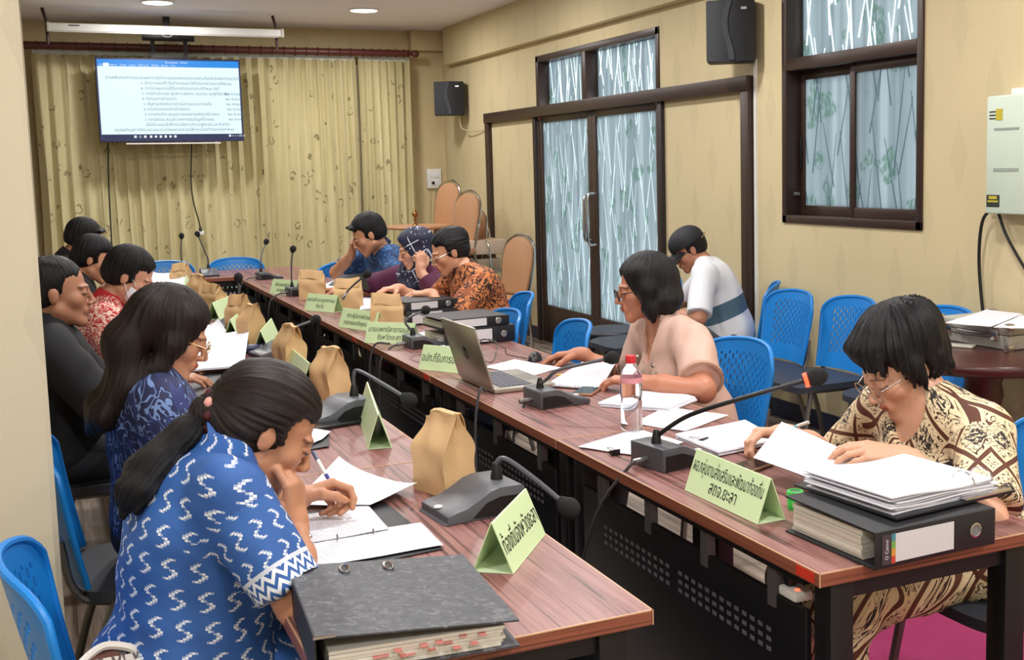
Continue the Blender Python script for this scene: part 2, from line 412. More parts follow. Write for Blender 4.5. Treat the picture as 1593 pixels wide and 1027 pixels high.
MB().b2((XR+.02, WY1-.10, WZ0+.16), (XR+.05, WY1-.07, WZ0+.18)).build('window_latch', M_GREY, w1, bevel=.004)
# --- ceiling downlights
seen = {(0.976, 10.81): 'round white ceiling downlight above the wall television', (2.754, 10.81): 'round white ceiling downlight nearest the back right corner'}
for i, (x, y) in enumerate(LIGHT_SPOTS):
    lb = seen.get((x, y), 'round white recessed ceiling downlight out of view, %s column, %s' % (['left', 'middle', 'right'][i//6], ['behind the camera', 'above the camera', 'over the nearest tables', 'over the laptop', 'over the middle of the rows', 'before the back wall'][i % 6]))
    t = thing('ceiling_downlight', lb, 'light', (x, y, ZC), 0, 'recessed ceiling downlights')
    MB().lathe([(.135, 0), (.14, -.008), (.125, -.012), (.118, -.006)], n=28, caps=False).build('trim_ring', M_WHITE, t, smooth=True)
    MB().lathe([(.12, -.005), (.118, -.012)], n=28).build('diffuser', emis('downlight_glow', (255, 250, 244), 7.0), t)
    lp = _downlight_lamp(x, y); lp.parent = t; lp.location = (0, 0, -.035)
# ------------------------------------------------------------------ curtain, rod, television, projector screen
def _curtain():
    t = NT('curtain_fabric'); uv = t.sep(t.coord('UV'))
    v = t.comb(uv[0], uv[1], 0)
    vo = t.voro(v, 5.0); dist = t.noise(v, 22, 2)
    rr = t.math('ADD', vo.outputs['Distance'], t.math('MULTIPLY', t.math('SUBTRACT', dist, .5), .30))
    ring = t.math('LESS_THAN', t.math('ABSOLUTE', t.math('SUBTRACT', rr, .20)), .034)
    gate = t.math('GREATER_THAN', t.noise(v, 15, 1), .47)
    m = t.math('MULTIPLY', ring, gate)
    f = t.noise(t.coord('UV', (3, .6, 1)), 3, 3)
    c = t.mix(f, lin((190, 178, 130)), lin((220, 210, 166)))
    t.color(t.mix(t.math('MULTIPLY', m, .7), c, lin((92, 86, 50)))); t.set(Roughness=0.8); t.put(t.bsdf.inputs['Sheen Weight'], .2)
    return t.m
M_CURT = _curtain()
CYY = 12.13
zt = ony(300, 89, CYY).z
def curtain(x0, x1, pitch, label, seed):
    r = random.Random(seed); n = int((x1-x0)/pitch); nu = n*14; nv = 26; rows = []
    ph = [r.uniform(-.5, .5) for _ in range(n+2)]; am = [r.uniform(.7, 1.25) for _ in range(n+2)]
    vs = []; uvs = []; s = 0; last = None
    for j in range(nv+1):
        z = zt + (0.04-zt)*j/nv; s = 0; last = None
        for i in range(nu+1):
            q = i/nu*n; k = int(q); tt = q-k
            sway = .012*math.sin(z*2.1+ph[k]*6)*(1-z/zt)
            x = x0+(x1-x0)*i/nu + sway + .024*math.sin(2*math.pi*q+ph[k]*.5)*(0.5+.5*j/nv)
            a = .078*(am[k]*(1-tt)+am[k+1]*tt)
            y = CYY - a*abs(math.sin(math.pi*q))**.8 + .01*math.sin(7*q+z*1.5)
            if last is not None: s += math.hypot(x-last[0], y-last[1])
            last = (x, y); vs.append((x, y, z)); uvs.append((s, z))
    mb = MB(); fs = [(j*(nu+1)+i, j*(nu+1)+i+1, (j+1)*(nu+1)+i+1, (j+1)*(nu+1)+i) for j in range(nv) for i in range(nu)]
    me = bpy.data.meshes.new('curtain_panel'); me.from_pydata(vs, [], fs)
    ul = me.uv_layers.new(name='UVMap'); li = np.zeros(len(me.loops), dtype=np.int32); me.loops.foreach_get('vertex_index', li)
    ul.data.foreach_set('uv', np.array(uvs, dtype=np.float32)[li].ravel())
    for p in me.polygons: p.use_smooth = True
    root = thing('curtain', label, 'curtain', (0, 0, 0), 0, 'pleated curtains on the back wall')
    link('fabric_panel', me, M_CURT, root)
    MB().b2((x0+.01, CYY-.004, zt-.004), (x1-.01, CYY, zt+.05)).build('header_tape', plain('header_tape', (232, 240, 236), .6), root)
    return root
curtain(-.03, 2.98, .114, 'long olive beige pleated curtain with leaf sprigs behind the television', 1)
curtain(3.0, 3.56, .08, 'narrow bunched olive beige curtain panel next to the light switch', 2)
rodz = ony(300, 76, 12.03).z
t = thing('curtain_rod', 'dark mahogany curtain pole with ball end along the back wall', 'curtain rod', (0, 12.03, rodz))
MB().tube([(-.10, 0, 0), (3.50, 0, 0)], .036, 14).build('pole', plain('mahogany', (92, 42, 34), .4, var=.2, vscale=9), t, smooth=True)
MB().lathe([(.022, 0), (.04, .01), (.04, .02), (.024, .03), (.02, .05), (.034, .07), (.04, .09), (.034, .11), (.012, .125)], (3.50, 0, 0), 16, Matrix.Rotation(math.pi/2, 3, 'Y')).build('finial', MATS['mahogany'], t, smooth=True)
ring_me = None
for k in range(33):
    x = .02+k*.111 if k < 27 else 3.04+(k-27)*.085
    mb = MB().tube([(0, .041*math.cos(a), .041*math.sin(a)) for a in np.linspace(0, 2*math.pi, 15)], .005, 6, False) if ring_me is None else None
    if mb: ring_me = mb.mesh('curtain_ring', True)
    o = link('curtain_ring', ring_me, MATS['mahogany'], t); o.location = (x, 0, 0)
for x in (.35, 3.2): MB().b2((x-.02, -.02, -.02), (x+.02, .29, .02)).build('pole_bracket', MATS['mahogany'], t, bevel=.004)
# television
TVY = 11.75
tl, br = ony(147.5, 90.5, TVY), ony(380.5, 219.5, TVY); tr_, bl = ony(372.5, 91.5, TVY), ony(155, 221, TVY)
cx_, cz_ = (tl.x+tr_.x+bl.x+br.x)/4, (tl.z+tr_.z+bl.z+br.z)/4; tw, th = ((tr_.x-tl.x)+(br.x-bl.x))/2, ((tl.z-bl.z)+(tr_.z-br.z))/2
tv = thing('television', 'large flat television showing a blue topped document, hung above the tables', 'television', (cx_, TVY, cz_))
MB().b2((-tw/2, .0, -th/2), (tw/2, .05, th/2)).build('housing', M_BLACK2, tv, bevel=.006)
M_NAVY = emis('bezel_glow', (26, 40, 110), .35)
MB().b2((-tw/2+.004, -.003, -th/2+.004), (tw/2-.004, .0, th/2-.004)).build('bezel', plain('navy_bezel', (24, 32, 84), .3), tv)
scx0, scx1, scz0, scz1 = -tw/2+.018, tw/2-.018, -th/2+.022, th/2-.018
scr = MB().b2((scx0, -.006, scz0), (scx1, -.003, scz1)).build('screen', emis('screen_page', (226, 250, 255), 1.05), tv)
sw_, sh_ = scx1-scx0, scz1-scz0
def srect(nm, u0, v0, u1, v1, m, dy=-.0075):
    return MB().b2((scx0+u0*sw_, dy, scz1-v1*sh_), (scx0+u1*sw_, dy+.001, scz1-v0*sh_)).build(nm, m, scr)
srect('title_bar', 0, 0, 1, .085, emis('screen_blue', (20, 140, 232), 1.0)); srect('menu_tab', .04, .045, .08, .085, emis('screen_page2', (240, 252, 255), 1.0), -.0085)
srect('task_bar', 0, .935, 1, 1, emis('screen_navy', (30, 40, 84), .9))
tx = []
def stext(s, u, v, h, al='LEFT', sq=1.0):
    me = text_mesh(s, h*sh_, al, 0, sq); me.transform(Matrix.Translation((scx0+u*sw_, -.0086, scz1-v*sh_)) @ Matrix.Rotation(math.pi/2, 4, 'X')); return me
rows = [(.05, 'ตามหลักเกณฑ์การประเมินผลการปฏิบัติงานขององค์กรปกครองส่วนท้องถิ่นในจังหวัดประจำปี'), (.29, '๑. มีการวางแผนที่ดี ตั้งเป้าหมายและตัวชี้วัดในการดำเนินการให้ชัดเจน'), (.29, '๒. มีการนำแผนงานไปใช้ในการดำเนินการตามที่กำหนด ดังนี้'),
        (.295, '๑. การมีส่วนร่วมของ ผู้บริหาร พนักงาน ประชาชน และผู้ที่เกี่ยวข้อง'), (.295, '๒. กิจกรรมการดำเนินการ'), (.30, '๓. ปัญหาอุปสรรคในการดำเนินการและแนวทางแก้ไข'), (.30, '๔. ความโดดเด่นของการดำเนินงาน'),
        (.305, '๕. ความครบถ้วน สมบูรณ์ ของเอกสารหลักฐานที่นำเสนอ'), (.305, '๖. ความชัดเจน สมบูรณ์ ของการสรุปข้อมูลที่นำเสนอ'), (.31, 'เมื่อได้คะแนนแล้วให้นำมาเฉลี่ยตามจำนวนผู้ประเมิน และจัดลำดับ'), (.09, 'สรุปผลข้อมูลการให้คะแนนและประกาศผลการประเมินให้ทราบโดยทั่วกันภายในกำหนด')]
for i, (u, s) in enumerate(rows): tx.append(stext(s, u, .225+i*.0655, .052, sq=.86 if i in (0, 10) else .8))
for i in range(3, 9): tx.append(stext('๒๐ คะแนน', .875+.004*i, .225+i*.0655, .05))
link('document_text', join_meshes('document_text', tx), plain('screen_ink', (70, 92, 110), .8), scr)['kind'] = 'stuff'
tx = [stext(s, u, v, h, 'CENTER') for s, u, v, h in (('Document - Word', .55, .028, .035), ('File     Home', .06, .066, .03), ('Insert    Design    Layout    References    Mailings    Review    View', .32, .066, .028))]
tx += [stext('■  ○  ■   ■  ●  ■  ■  ●  ■', .22, .968, .04), stext('■ ▪ ▪ ▪ 09:13', .9, .962, .036)]
link('menu_text', join_meshes('menu_text', tx), emis('screen_white', (240, 250, 255), 1.0), scr)['kind'] = 'stuff'
MB().b2((-.42, -.03, -th/2-.022), (.42, .02, -th/2-.012)).build('lower_trim', M_WHITE, tv)
mt = thing('television_bracket', 'black ceiling bracket holding the television above the curtain', 'bracket', (cx_, TVY, 0))
zb0, zb1 = cz_+th/2, ony(260, 57, TVY+.03).z
MB().b2((-.22, .02, zb1-.04), (.24, .06, zb1+.03)).build('cross_plate', M_BLACK, mt, bevel=.004)
for x in (-.13, .16): MB().b2((x-.018, .051, zb0-.3), (x+.018, .08, zb1)).build('hanger_arm', M_BLACK, mt)
MB().b2((-.13, .04, zb0+.01), (.16, .06, zb0+.03)).build('lower_bar', M_BLACK, mt)
MB().b2((-.03, .03, zb1+.02), (.03, .06, ZC)).build('drop_tube', M_BLACK, mt)
MB().tube([(-.0+.045*math.cos(a), .015, zb1+.02+.025*math.sin(a)) for a in np.linspace(0, 2*math.pi, 19)], .005, 6, False).build('pull_ring', M_WHITE, mt, smooth=True)
# projector screen case
pa, pb = ony(73, 41.5, 11.4), ony(440, 52.5, 11.4)
ps = thing('projector_screen', 'long white rolled up projector screen case under the ceiling', 'screen case', (0, 11.4, 0))
L = pb.x-pa.x; zc = (pa.z+pb.z)/2
MB().b2((pa.x, -.035, zc-.034), (pb.x, .035, zc+.034)).build('case', M_WHITE, ps, bevel=.01)
for x in (pa.x, pb.x-.02): MB().b2((x-.004, -.04, zc-.04), (x+.024, .04, zc+.04)).build('end_cap', plain('end_cap_grey', (200, 198, 190), .4), ps, bevel=.006)
MB().b2((pa.x+.03, -.03, zc-.042), (pb.x-.05, .0, zc-.034)).build('bottom_bar', MATS['end_cap_grey'], ps)
for x in (pa.x+.0, pb.x-.05):
    MB().tube([(x, .06, zc-.14), (x, .045, zc+.05), (x-.03, .045, ZC-.001)], .014, 8).build('hanger', plain('brown_hanger', (58, 34, 28), .5), ps, smooth=True)
MB().b2((pa.x+.17, -.0362, zc+.01), (pa.x+.26, -.0355, zc+.02)).build('maker_mark', M_INK, ps)
# cable hanging down in front of the curtain with a white plug
a, b = ony(298, 222, 11.98), ony(312, 360, 11.98)
t = thing('hanging_plug', 'white plug on a thin black cable hanging below the television', 'plug', (b.x, 11.98, b.z))
MB().tube(bez([(a.x-b.x, 0, a.z-b.z), (-.06, 0, .4), (-.01, 0, .1), (0, 0, .03)], 16), .006, 6).build('cable', M_CABLEB, t, smooth=True)
MB().b2((-.03, -.015, -.035), (.03, .015, .005)).build('plug_body', M_WHITE, t, bevel=.005)
MB().lathe([(.02, 0), (.006, .05)], (0, 0, .0), 10).build('strain_relief', M_CABLEB, t, smooth=True)
a = ony(168, 222, 11.98)
tag(MB().tube(bez([(a.x, 11.98, a.z), (a.x-.02, 11.98, 1.4), (a.x-.03, 11.97, .6), (a.x-.03, 11.96, .02)], 16), .007, 6).build('television_cable', M_CABLEB, smooth=True), 'thin black cable dropping from the left side of the television', 'cable')
# light switch plate with wires
sp = ony(673.5, 278, YF)
t = thing('switch_plate', 'white light switch and socket plate beside the curtain', 'switch', (sp.x, YF, sp.z))
MB().b2((-.075, -.035, -.105), (.085, 0, .105)).build('back_box', M_WHITE, t, bevel=.006)
MB().b2((-.035, -.041, .012), (.06, -.035, .06)).build('rocker', M_PAPER, t, bevel=.003); MB().b2((-.03, -.041, -.075), (.06, -.035, -.015)).build('dimmer', M_PAPER, t, bevel=.003)
MB().lathe([(.018, 0), (.016, .012)], (-.012, -.041, -.045), 14, Matrix.Rotation(math.pi/2, 3, 'X')).build('dimmer_knob', M_BLACK2, t, smooth=True)
for k, (x, zz) in enumerate(((sp.x-.03, .25), (sp.x+.04, .25))):
    tag(MB().tube([(x, YF-.006, sp.z-.105), (x-.05+.05*k, YF-.006, zz)], .005, 6).build('wall_wire', plain('pale_wire', (196, 180, 140), .6)), ('left' if k == 0 else 'right')+' thin pale wire running down below the switch plate', 'wire')
# ------------------------------------------------------------------ wall speakers
def speaker(px, Yc, w, h, dz, label, rz, xo=.17):
    z = px
    t = thing('wall_speaker', label, 'speaker', (XR-xo, Yc, z), rz)
    def fn(u, v):
        a = (u-.5)*2; return (a*w/2, -.10-.035*math.cos(a*math.pi/2), (v-.5)*h*(1-.04*abs(a)))
    MB().b2((-w/2, -.10, -h/2), (w/2, .07, h/2)).build('cabinet', M_BLACK2, t, bevel=.012)
    MB().grid(fn, 14, 6).build('grille', plain('speaker_grille', (20, 22, 29), .55, var=.2, vscale=300, bump=.3), t, smooth=True, solid=.004)
    MB().grid(lambda u, v: (-.03+u*.035+.02*math.cos(v*5), -.139-.002, (v-.5)*h*.94), 2, 14).build('grille_strip', plain('strip_grey', (44, 47, 56), .4), t, smooth=True, solid=.002)
    MB().b2((w*.22, -.128, h*.33), (w*.34, -.126, h*.37)).build('badge', M_CHROME, t)
    MB().b2((-.03, .07, -.05), (.03, .16, .05)).build('wall_mount', M_BLACK, t, bevel=.004)
    return t
s1 = onx(1140, 51, XR-.12); speaker(s1.z, s1.y, .29, .37, 0, 'large black wall speaker beside the window', math.radians(-35), .13)
s2 = onx(702, 154, XR-.15); speaker(s2.z, s2.y, .30, .34, 0, 'small black wall speaker near the back corner', math.radians(-20), .17)
q = onx(722, 183, XR-.05); e = onx(768, 180, XR-.01)
tag(MB().tube(bez([(XR-.1, q.y, q.z), (XR-.08, q.y-.05, q.z-.12), (XR-.012, q.y-.5, q.z-.14), (XR-.008, e.y, e.z-.0)], 20), .006, 6).build('speaker_cable', plain('pale_cable', (190, 176, 140), .6), smooth=True), 'pale cable from the back corner speaker to the door frame', 'cable')
q = onx(1174, 100, XR-.01)
tag(MB().b2((XR-.012, q.y-.012, .12), (XR, q.y+.012, q.z+.03)).build('cable_trunking', M_WHITE), 'white vertical cable trunking beside the door frame', 'trunking')
# ------------------------------------------------------------------ tables
def slots(y0, y1, n, rows, z0, dz):
    return [(y0+(y1-y0)*k/n, z0-dz*r) for k in range(n) for r in range(rows)]
def table(label, x0, x1, y0, y1, side, red=None, slotrng=None, posts=2):
    """side: +1 panel on the high-x inner side, -1 panel on the low-x side, 0 panel along y0"""
    t = thing('conference_table', label, 'table', ((x0+x1)/2, (y0+y1)/2, 0), 0, 'conference tables set in a U')
    ox, oy = (x0+x1)/2, (y0+y1)/2; hx, hy = (x1-x0)/2-.002, (y1-y0)/2-.002
    MB().b2((-hx+.003, -hy+.003, TZ-.026), (hx-.003, hy-.003, TZ)).build('tabletop', M_WOOD, t)
    e = MB()
    for lo, hi in (((-hx, -hy, TZ-.028), (-hx+.003, hy, TZ-.0025)), ((hx-.003, -hy, TZ-.028), (hx, hy, TZ-.0025)), ((-hx, -hy, TZ-.028), (hx, -hy+.003, TZ-.0025)), ((-hx, hy-.003, TZ-.028), (hx, hy, TZ-.0025))): e.b2(lo, hi)
    eb = e.build('edge_band', M_EDGE, t)
    e = MB()
    for lo, hi in (((-hx, -hy, TZ-.0025), (-hx+.003, hy, TZ)), ((hx-.003, -hy, TZ-.0025), (hx, hy, TZ)), ((-hx, -hy, TZ-.0025), (hx, -hy+.003, TZ)), ((-hx-.0004, -hy-.0004, TZ-.028), (-hx+.002, -hy+.002, TZ)), ((hx-.002, -hy-.0004, TZ-.028), (hx+.0004, -hy+.002, TZ))): e.b2(lo, hi)
    e.build('edge_line', M_EDGEL, t)
    for sx in (-1, 1):
        for sy in (-1, 1):
            MB().b2((sx*(hx-.07)-.028, sy*(hy-.05)-.028, 0), (sx*(hx-.07)+.028, sy*(hy-.05)+.028, TZ-.026)).build('leg', M_BLACK, t, bevel=.003)
    for sy in (-1, 1): MB().b2((-hx+.05, sy*(hy-.05)-.015, TZ-.075), (hx-.05, sy*(hy-.05)+.015, TZ-.027)).build('cross_rail', M_BLACK, t)
    if side:
        X = side*(hx-.045); PZ = .635
        p = MB(); s = slotrng or (-.42, .42)
        ny, nz = 84, 14
        def skip(i, j):
            yy = -hy+.09+(2*hy-.18)*(i+.5)/ny
            return False
        p.b2((X-.008, -hy+.10, .10), (X+.008, hy-.10, PZ))
        mp = p.build('modesty_panel', M_BLACK, t, bevel=.003)
        sl = MB()
        for (yy, zz) in slots(s[0], s[1], 26, 3, PZ-.085, .022):
            if abs((yy-s[0])/(s[1]-s[0])-.5) < .035: continue
            sl.b2((X+side*.008, yy, zz-.005), (X+side*.0086, yy+.018, zz+.005))
        tag(sl.build('vent_slots', plain('slot_grey', (104, 104, 112), .5), mp), kind='stuff')
        for k in range(posts):
            yy = -hy+.22+(2*hy-.44)*k/max(1, posts-1)
            MB().b2((X-.01, yy-.016, PZ-.03), (X+.012, yy+.016, TZ-.026)).build('panel_post', plain('post_grey', (96, 94, 96), .45, .3), t)
        MB().b2((X-.012, -hy+.1, TZ-.06), (X+.012, hy-.1, TZ-.027)).build('long_rail', M_BLACK, t)
    else:
        p = MB().b2((-hx+.1, -hy+.04, .10), (hx-.1, -hy+.055, .66)).build('modesty_panel', M_BLACK, t)
        sl = MB()
        for k in range(40):
            for r in range(3): sl.b2((-.6+k*.03, -hy+.0392, .40-r*.035), (-.6+k*.03+.02, -hy+.04, .41-r*.035))
        tag(sl.build('vent_slots', MATS['slot_grey'], p), kind='stuff')
        sl = MB()
        for k in range(34): sl.b2((-.52+k*.031, -hy+.0392, .56), (-.52+k*.031+.012, -hy+.04, .63))
        tag(sl.build('grille_print', plain('grille_white', (196, 198, 204), .5), p), kind='stuff')
    if red is not None:
        MB().b2((-hx-.001, red-oy-.03, TZ-.024), (-hx, red-oy+.03, TZ-.004)).build('red_tape', M_RED, t)
    return t
RY = [1.797, 3.092, 4.331, 5.52, 6.81, 8.10, 9.385]
RLAB = ['nearest right table carrying the big binder and the cream batik woman', 'second right table from the camera, carrying the bottle and laptop', 'right table with the two stacked binder pairs, beyond the laptop', 'right table in front of the orange batik woman', 'right table in front of the man in blue polo', 'farthest right table next to the back table']
for k in range(6): table('wood grain '+RLAB[k], 1.30, 1.90, RY[k], RY[k+1], -1, RY[k]+.05 if k in (0, 2, 3) else None, posts=4 if k == 0 else 3)
LY = [1.79, 3.05, 4.31, 5.57, 6.84, 8.11, 9.385]
LLAB = ['nearest left table under the grey marbled binder', 'second left table with the black pad and name tent', 'third left table in front of the man in black', 'left table in front of the red batik woman', 'fifth left table from the camera', 'farthest left table next to the back table']
for k in range(6): table('wood grain '+LLAB[k], .337, .937, LY[k], LY[k+1], 1)
table('long wood grain back table joining both rows under the curtain', .337, 1.90, 9.389, 10.15, 0)
# ------------------------------------------------------------------ blue chairs
def chair_proto():
    t = thing('blue_chair', 'x', 'chair')
    nu, nv = 48, 36
    def fn(u, v):
        a = (u-.5)*2; hw = .200+.028*v-.03*max(0, v-.86)/.14*0
        top = .845-.030*a*a-.035*abs(a)**8
        z = .47+v*(top-.47) - .02*(1-v)*(1-a*a)*0
        return (a*hw*(1-.05*max(0, v-.9)/.1*abs(a)**3), -.205-.06*v-.045*v*v*.6+.075*a*a*(.55+.45*v)-.01*math.sin(v*math.pi), z)
    def skip(i, j):
        if not (6 <= i < nu-6 and 8 <= j < nv-5): return False
        if i % 2 == 0: return (j+(i//2 % 2)*2) % 4 in (0, 1)
        return False
    MB().grid(fn, nu, nv, skip).build('backrest', M_BLUE, t, smooth=True, solid=-.007, angle=60)
    rim = [fn(0, v) for v in np.linspace(.0, 1, 14)]+[fn(u, 1) for u in np.linspace(0.03, .97, 24)]+[fn(1, v) for v in np.linspace(1, 0, 14)]
    MB().tube([Vector(p)+Vector((0, -.003, 0)) for p in rim], .009, 8).build('back_rim', M_BLUE, t, smooth=True)
    def sf(u, v):
        a, b = (u-.5)*2, (v-.5)*2; r = (abs(a)**5+abs(b)**5)**.2; m = max(abs(a), abs(b), 1e-6); q = m/max(r, 1e-6)
        return (a*q*.225, .02+b*q*.215, .462-.012*(b > .5)*(b-.5)*2-.006*(1-m)**1)
    MB().grid(sf, 16, 16).build('seat', M_SEAT, t, smooth=True, solid=.03, angle=50)
    for sx in (-1, 1):
        MB().tube(bez([(sx*.19, -.10, .43), (sx*.20, -.17, .25), (sx*.215, -.235, .0)], 8), .0125, 8).build('leg', M_GREY, t, smooth=True)
        MB().tube(bez([(sx*.19, .15, .43), (sx*.20, .19, .22), (sx*.215, .22, .0)], 8), .0125, 8).build('leg', M_GREY, t, smooth=True)
        MB().tube(bez([(sx*.19, .16, .425), (sx*.19, -.12, .425), (sx*.185, -.2, .47), (sx*.185, -.225, .60)], 12), .011, 8).build('back_support', M_GREY, t, smooth=True)
    return t
_cp = chair_proto(); _cused = [0]
def chair(x, y, face, label, z=0.0, group='blue plastic chairs with dark seats'):
    """face: direction angle the sitter looks to, 0 = +x"""
    rz = face-math.pi/2
    if not _cused[0]:
        _cused[0] = 1; o = _cp; o['label'] = label; o['group'] = group; o.location = (x, y, z); o.rotation_euler = (0, 0, rz)
    else: o = dup(_cp, label, group, (x, y, z), rz)
    return o
R0, R180, R90 = 0.0, math.pi, math.pi/2
chair(.17, 2.385, 0.02, 'blue chair at lower left corner, nearest the camera, with a patterned bag on it')
chair(.20, 3.455, 0.0, 'blue chair under the woman in dark navy batik, half behind the pillar')
chair(.12, 4.62, 0.0, 'blue chair under the man in the black jacket')
chair(.12, 5.55, 0.0, 'blue chair under the woman in red batik')
chair(.05, 7.05, 0.0, 'blue chair under the woman with tied dark hair in black')
chair(.02, 8.05, 0.0, 'blue chair under the farthest man in black on the left')
c = onz(1150, 530, .845); chair(c.x-.23, c.y-.02, R180+.12, 'blue chair behind the woman in the beige blouse')
c = onz(888, 500, .845); chair(c.x-.23, c.y, R180-.1, 'empty blue chair pushed in beside the beige blouse woman')
c = onz(806, 456, .845); chair(c.x-.23, c.y, R180-.15, 'blue chair behind the woman in orange batik, before the tan padded chair')
c = onz(790, 484, .845); chair(c.x-.25, c.y+.02, R180, 'empty blue chair behind the two stacked black binders')
chair(2.22, 6.95, R180, 'blue chair under the woman in the navy headscarf')
chair(2.2, 7.75, R180, 'blue chair under the man in the blue polo shirt')
c = onz(505, 408, .845); chair(c.x-.22, c.y, R180-.5, 'turned empty blue chair left of the man in blue polo')
c = onz(535, 415, .845); chair(c.x-.1, c.y-.3, R180, 'empty blue chair beside the blue polo man, nearer the table')
c = onz(366, 402, .845); chair(c.x, c.y-.24, -R90, 'empty blue chair in the middle behind the back table')
c = onz(262, 407, .845); chair(c.x-.03, c.y-.24, -R90, 'empty blue chair at the left end of the back table')
chair(3.40, 5.29, R180, 'blue chair against the wall under the window, right of the capped man')
chair(3.47, 4.85, R180, 'blue chair against the wall behind the short haired woman')
chair(3.56, 4.26, R180, 'blue chair beside the round wooden table with the silver case')
chair(3.62, 5.90, 2.5, 'blue chair the man with the cap sits on')
chair(3.26, 6.46, R180, 'blue chair against the wall in front of the capped man')
chair(2.17, 2.20, R180-.0, 'blue chair under the woman in cream and brown batik at right')
# ------------------------------------------------------------------ banquet chairs, cart, round table, briefcase, wall box
def banquet_chair(label, loc, rz, zback=.95, tilt=0.0):
    t = thing('banquet_chair', label, 'chair', loc, rz, 'tan padded banquet chairs')
    def rimp(s):     # outline of the back, s in 0..1
        pts = [(-.17, .48), (-.19, .62), (-.205, .78), (-.18, .90), (-.10, .965), (0, .985), (.10, .965), (.18, .90), (.205, .78), (.19, .62), (.17, .48)]
        return pts
    pts = [Vector((x, -.2-.16*(z-.48), z)) for x, z in rimp(0)]
    MB().tube(bez(pts, 60), .012, 8).build('back_frame', M_CHROME, t, smooth=True)
    inner = [Vector((x*.93, -.2-.16*(z-.48)+.0, .49+(z-.48)*.93)) for x, z in rimp(0)]
    inner = bez(inner, 40); n = len(inner); nrm = Vector((0, 1, .16)).normalized()
    MB().prism([p-nrm*.012 for p in inner], nrm*.034).build('back_pad', M_TAN, t, bevel=.008)
    MB().b2((-.2, -.2, .42), (.2, .2, .48)).build('seat', M_TAN, t, bevel=.02)
    for sx in (-1, 1):
        MB().tube([(sx*.17, -.2, .48), (sx*.19, -.22, .0)], .012, 8).build('leg', M_CHROME, t, smooth=True)
        MB().tube([(sx*.18, .18, .43), (sx*.19, .2, .0)], .012, 8).build('leg', M_CHROME, t, smooth=True)
    return t
for lb, (px, py), X in (('tan padded chair standing highest in the stack of the back corner', (703, 281), 3.5), ('front tan padded chair of the leaning stack right of the tall one', (733, 297), 3.5),
                      ('second tan padded chair seen edge on in the leaning stack', (743, 325), 3.62), ('rearmost tan padded chair seen edge on in the leaning stack', (747, 345), 3.72)):
    c = onx(px, py, X); banquet_chair(lb, (X-.30*.96, c.y-.30*.25, max(0, c.z-.985)), math.radians(106))
c = onx(812, 384, 3.62)
banquet_chair('single tan padded chair with chrome frame left of the glass door', (3.62-.28, c.y-.1, .0), math.radians(108))
# folded round table lying behind, tan top with chrome edge
c = ony(660, 350, 10.6)
t = thing('round_side_table', 'tan topped round table standing behind the woman in the headscarf', 'table', (c.x-.05, 10.6, 0))
MB().lathe([(.30, c.z-.03), (.31, c.z-.015), (.30, c.z)], n=36).build('table_top', M_TAN, t, smooth=True)
MB().lathe([(.03, .03), (.03, c.z-.03)], n=12).build('pedestal', M_CHROME, t, smooth=True)
MB().lathe([(.2, 0), (.2, .02), (.05, .04)], n=24).build('base', M_CHROME, t, smooth=True)
c = ony(660, 350, 10.6); 
t = thing('table_bell', 'small brass ball finial standing on the tan round table', 'ornament', (c.x-.07, 10.65, c.z))
MB().lathe([(.03, 0), (.012, .02), (.012, .07), (.03, .09), (.03, .11), (.012, .13), (.004, .15)], n=14).build('finial_body', plain('brass', (150, 110, 60), .3, .8), t, smooth=True)
# cloth covered trolley
c = onx(742, 372, 3.55)
t = thing('trolley', 'grey metal trolley with a beige cloth cover and white board beside the wall', 'trolley', (3.55, c.y, 0))
MB().b2((-.2, -.22, c.z-.13), (.2, .22, c.z)).build('cloth_cover', plain('beige_cloth', (196, 172, 150), .8, bump=.2), t, bevel=.012)
for x in (-.18, .18):
    for y in (-.2, .2): MB().tube([(x, y, 0), (x, y, c.z-.13)], .011, 8).build('post', M_GREY, t, smooth=True)
MB().b2((-.19, -.21, c.z-.30), (.19, .21, c.z-.27)).build('shelf', plain('shelf_grey', (130, 124, 116), .5), t); MB().b2((-.18, -.2, c.z-.27), (.15, .15, c.z-.17)).build('shelf_box', plain('box_brown', (150, 134, 110), .7), t, bevel=.004)
MB().b2((-.23, -.30, c.z-.52), (-.21, .10, c.z-.19)).build('white_board', plain('board_white', (206, 206, 210), .5), t, bevel=.01)
MB().tube(bez([(.0, -.25, c.z), (.0, -.34, c.z-.1), (0, -.36, c.z-.5)], 10), .008, 6).build('push_bar', M_CHROME, t, smooth=True)
# dark stool by the door
c = onz(945, 512, .47)
t = thing('dark_stool', 'dark topped stool in front of the glass door behind the beige blouse woman', 'stool', (c.x+.05, c.y, 0))
MB().lathe([(.2, .44), (.21, .455), (.2, .47)], n=28).build('stool_seat', M_SEAT, t, smooth=True)
MB().lathe([(.195, .36), (.195, .44)], n=28).build('apron', M_BLACK, t, smooth=True)
for a in range(4): MB().tube([(.15*math.cos(a*1.57+.78), .15*math.sin(a*1.57+.78), .38), (.18*math.cos(a*1.57+.78), .18*math.sin(a*1.57+.78), 0)], .014, 8).build('leg', M_BLACK, t, smooth=True)
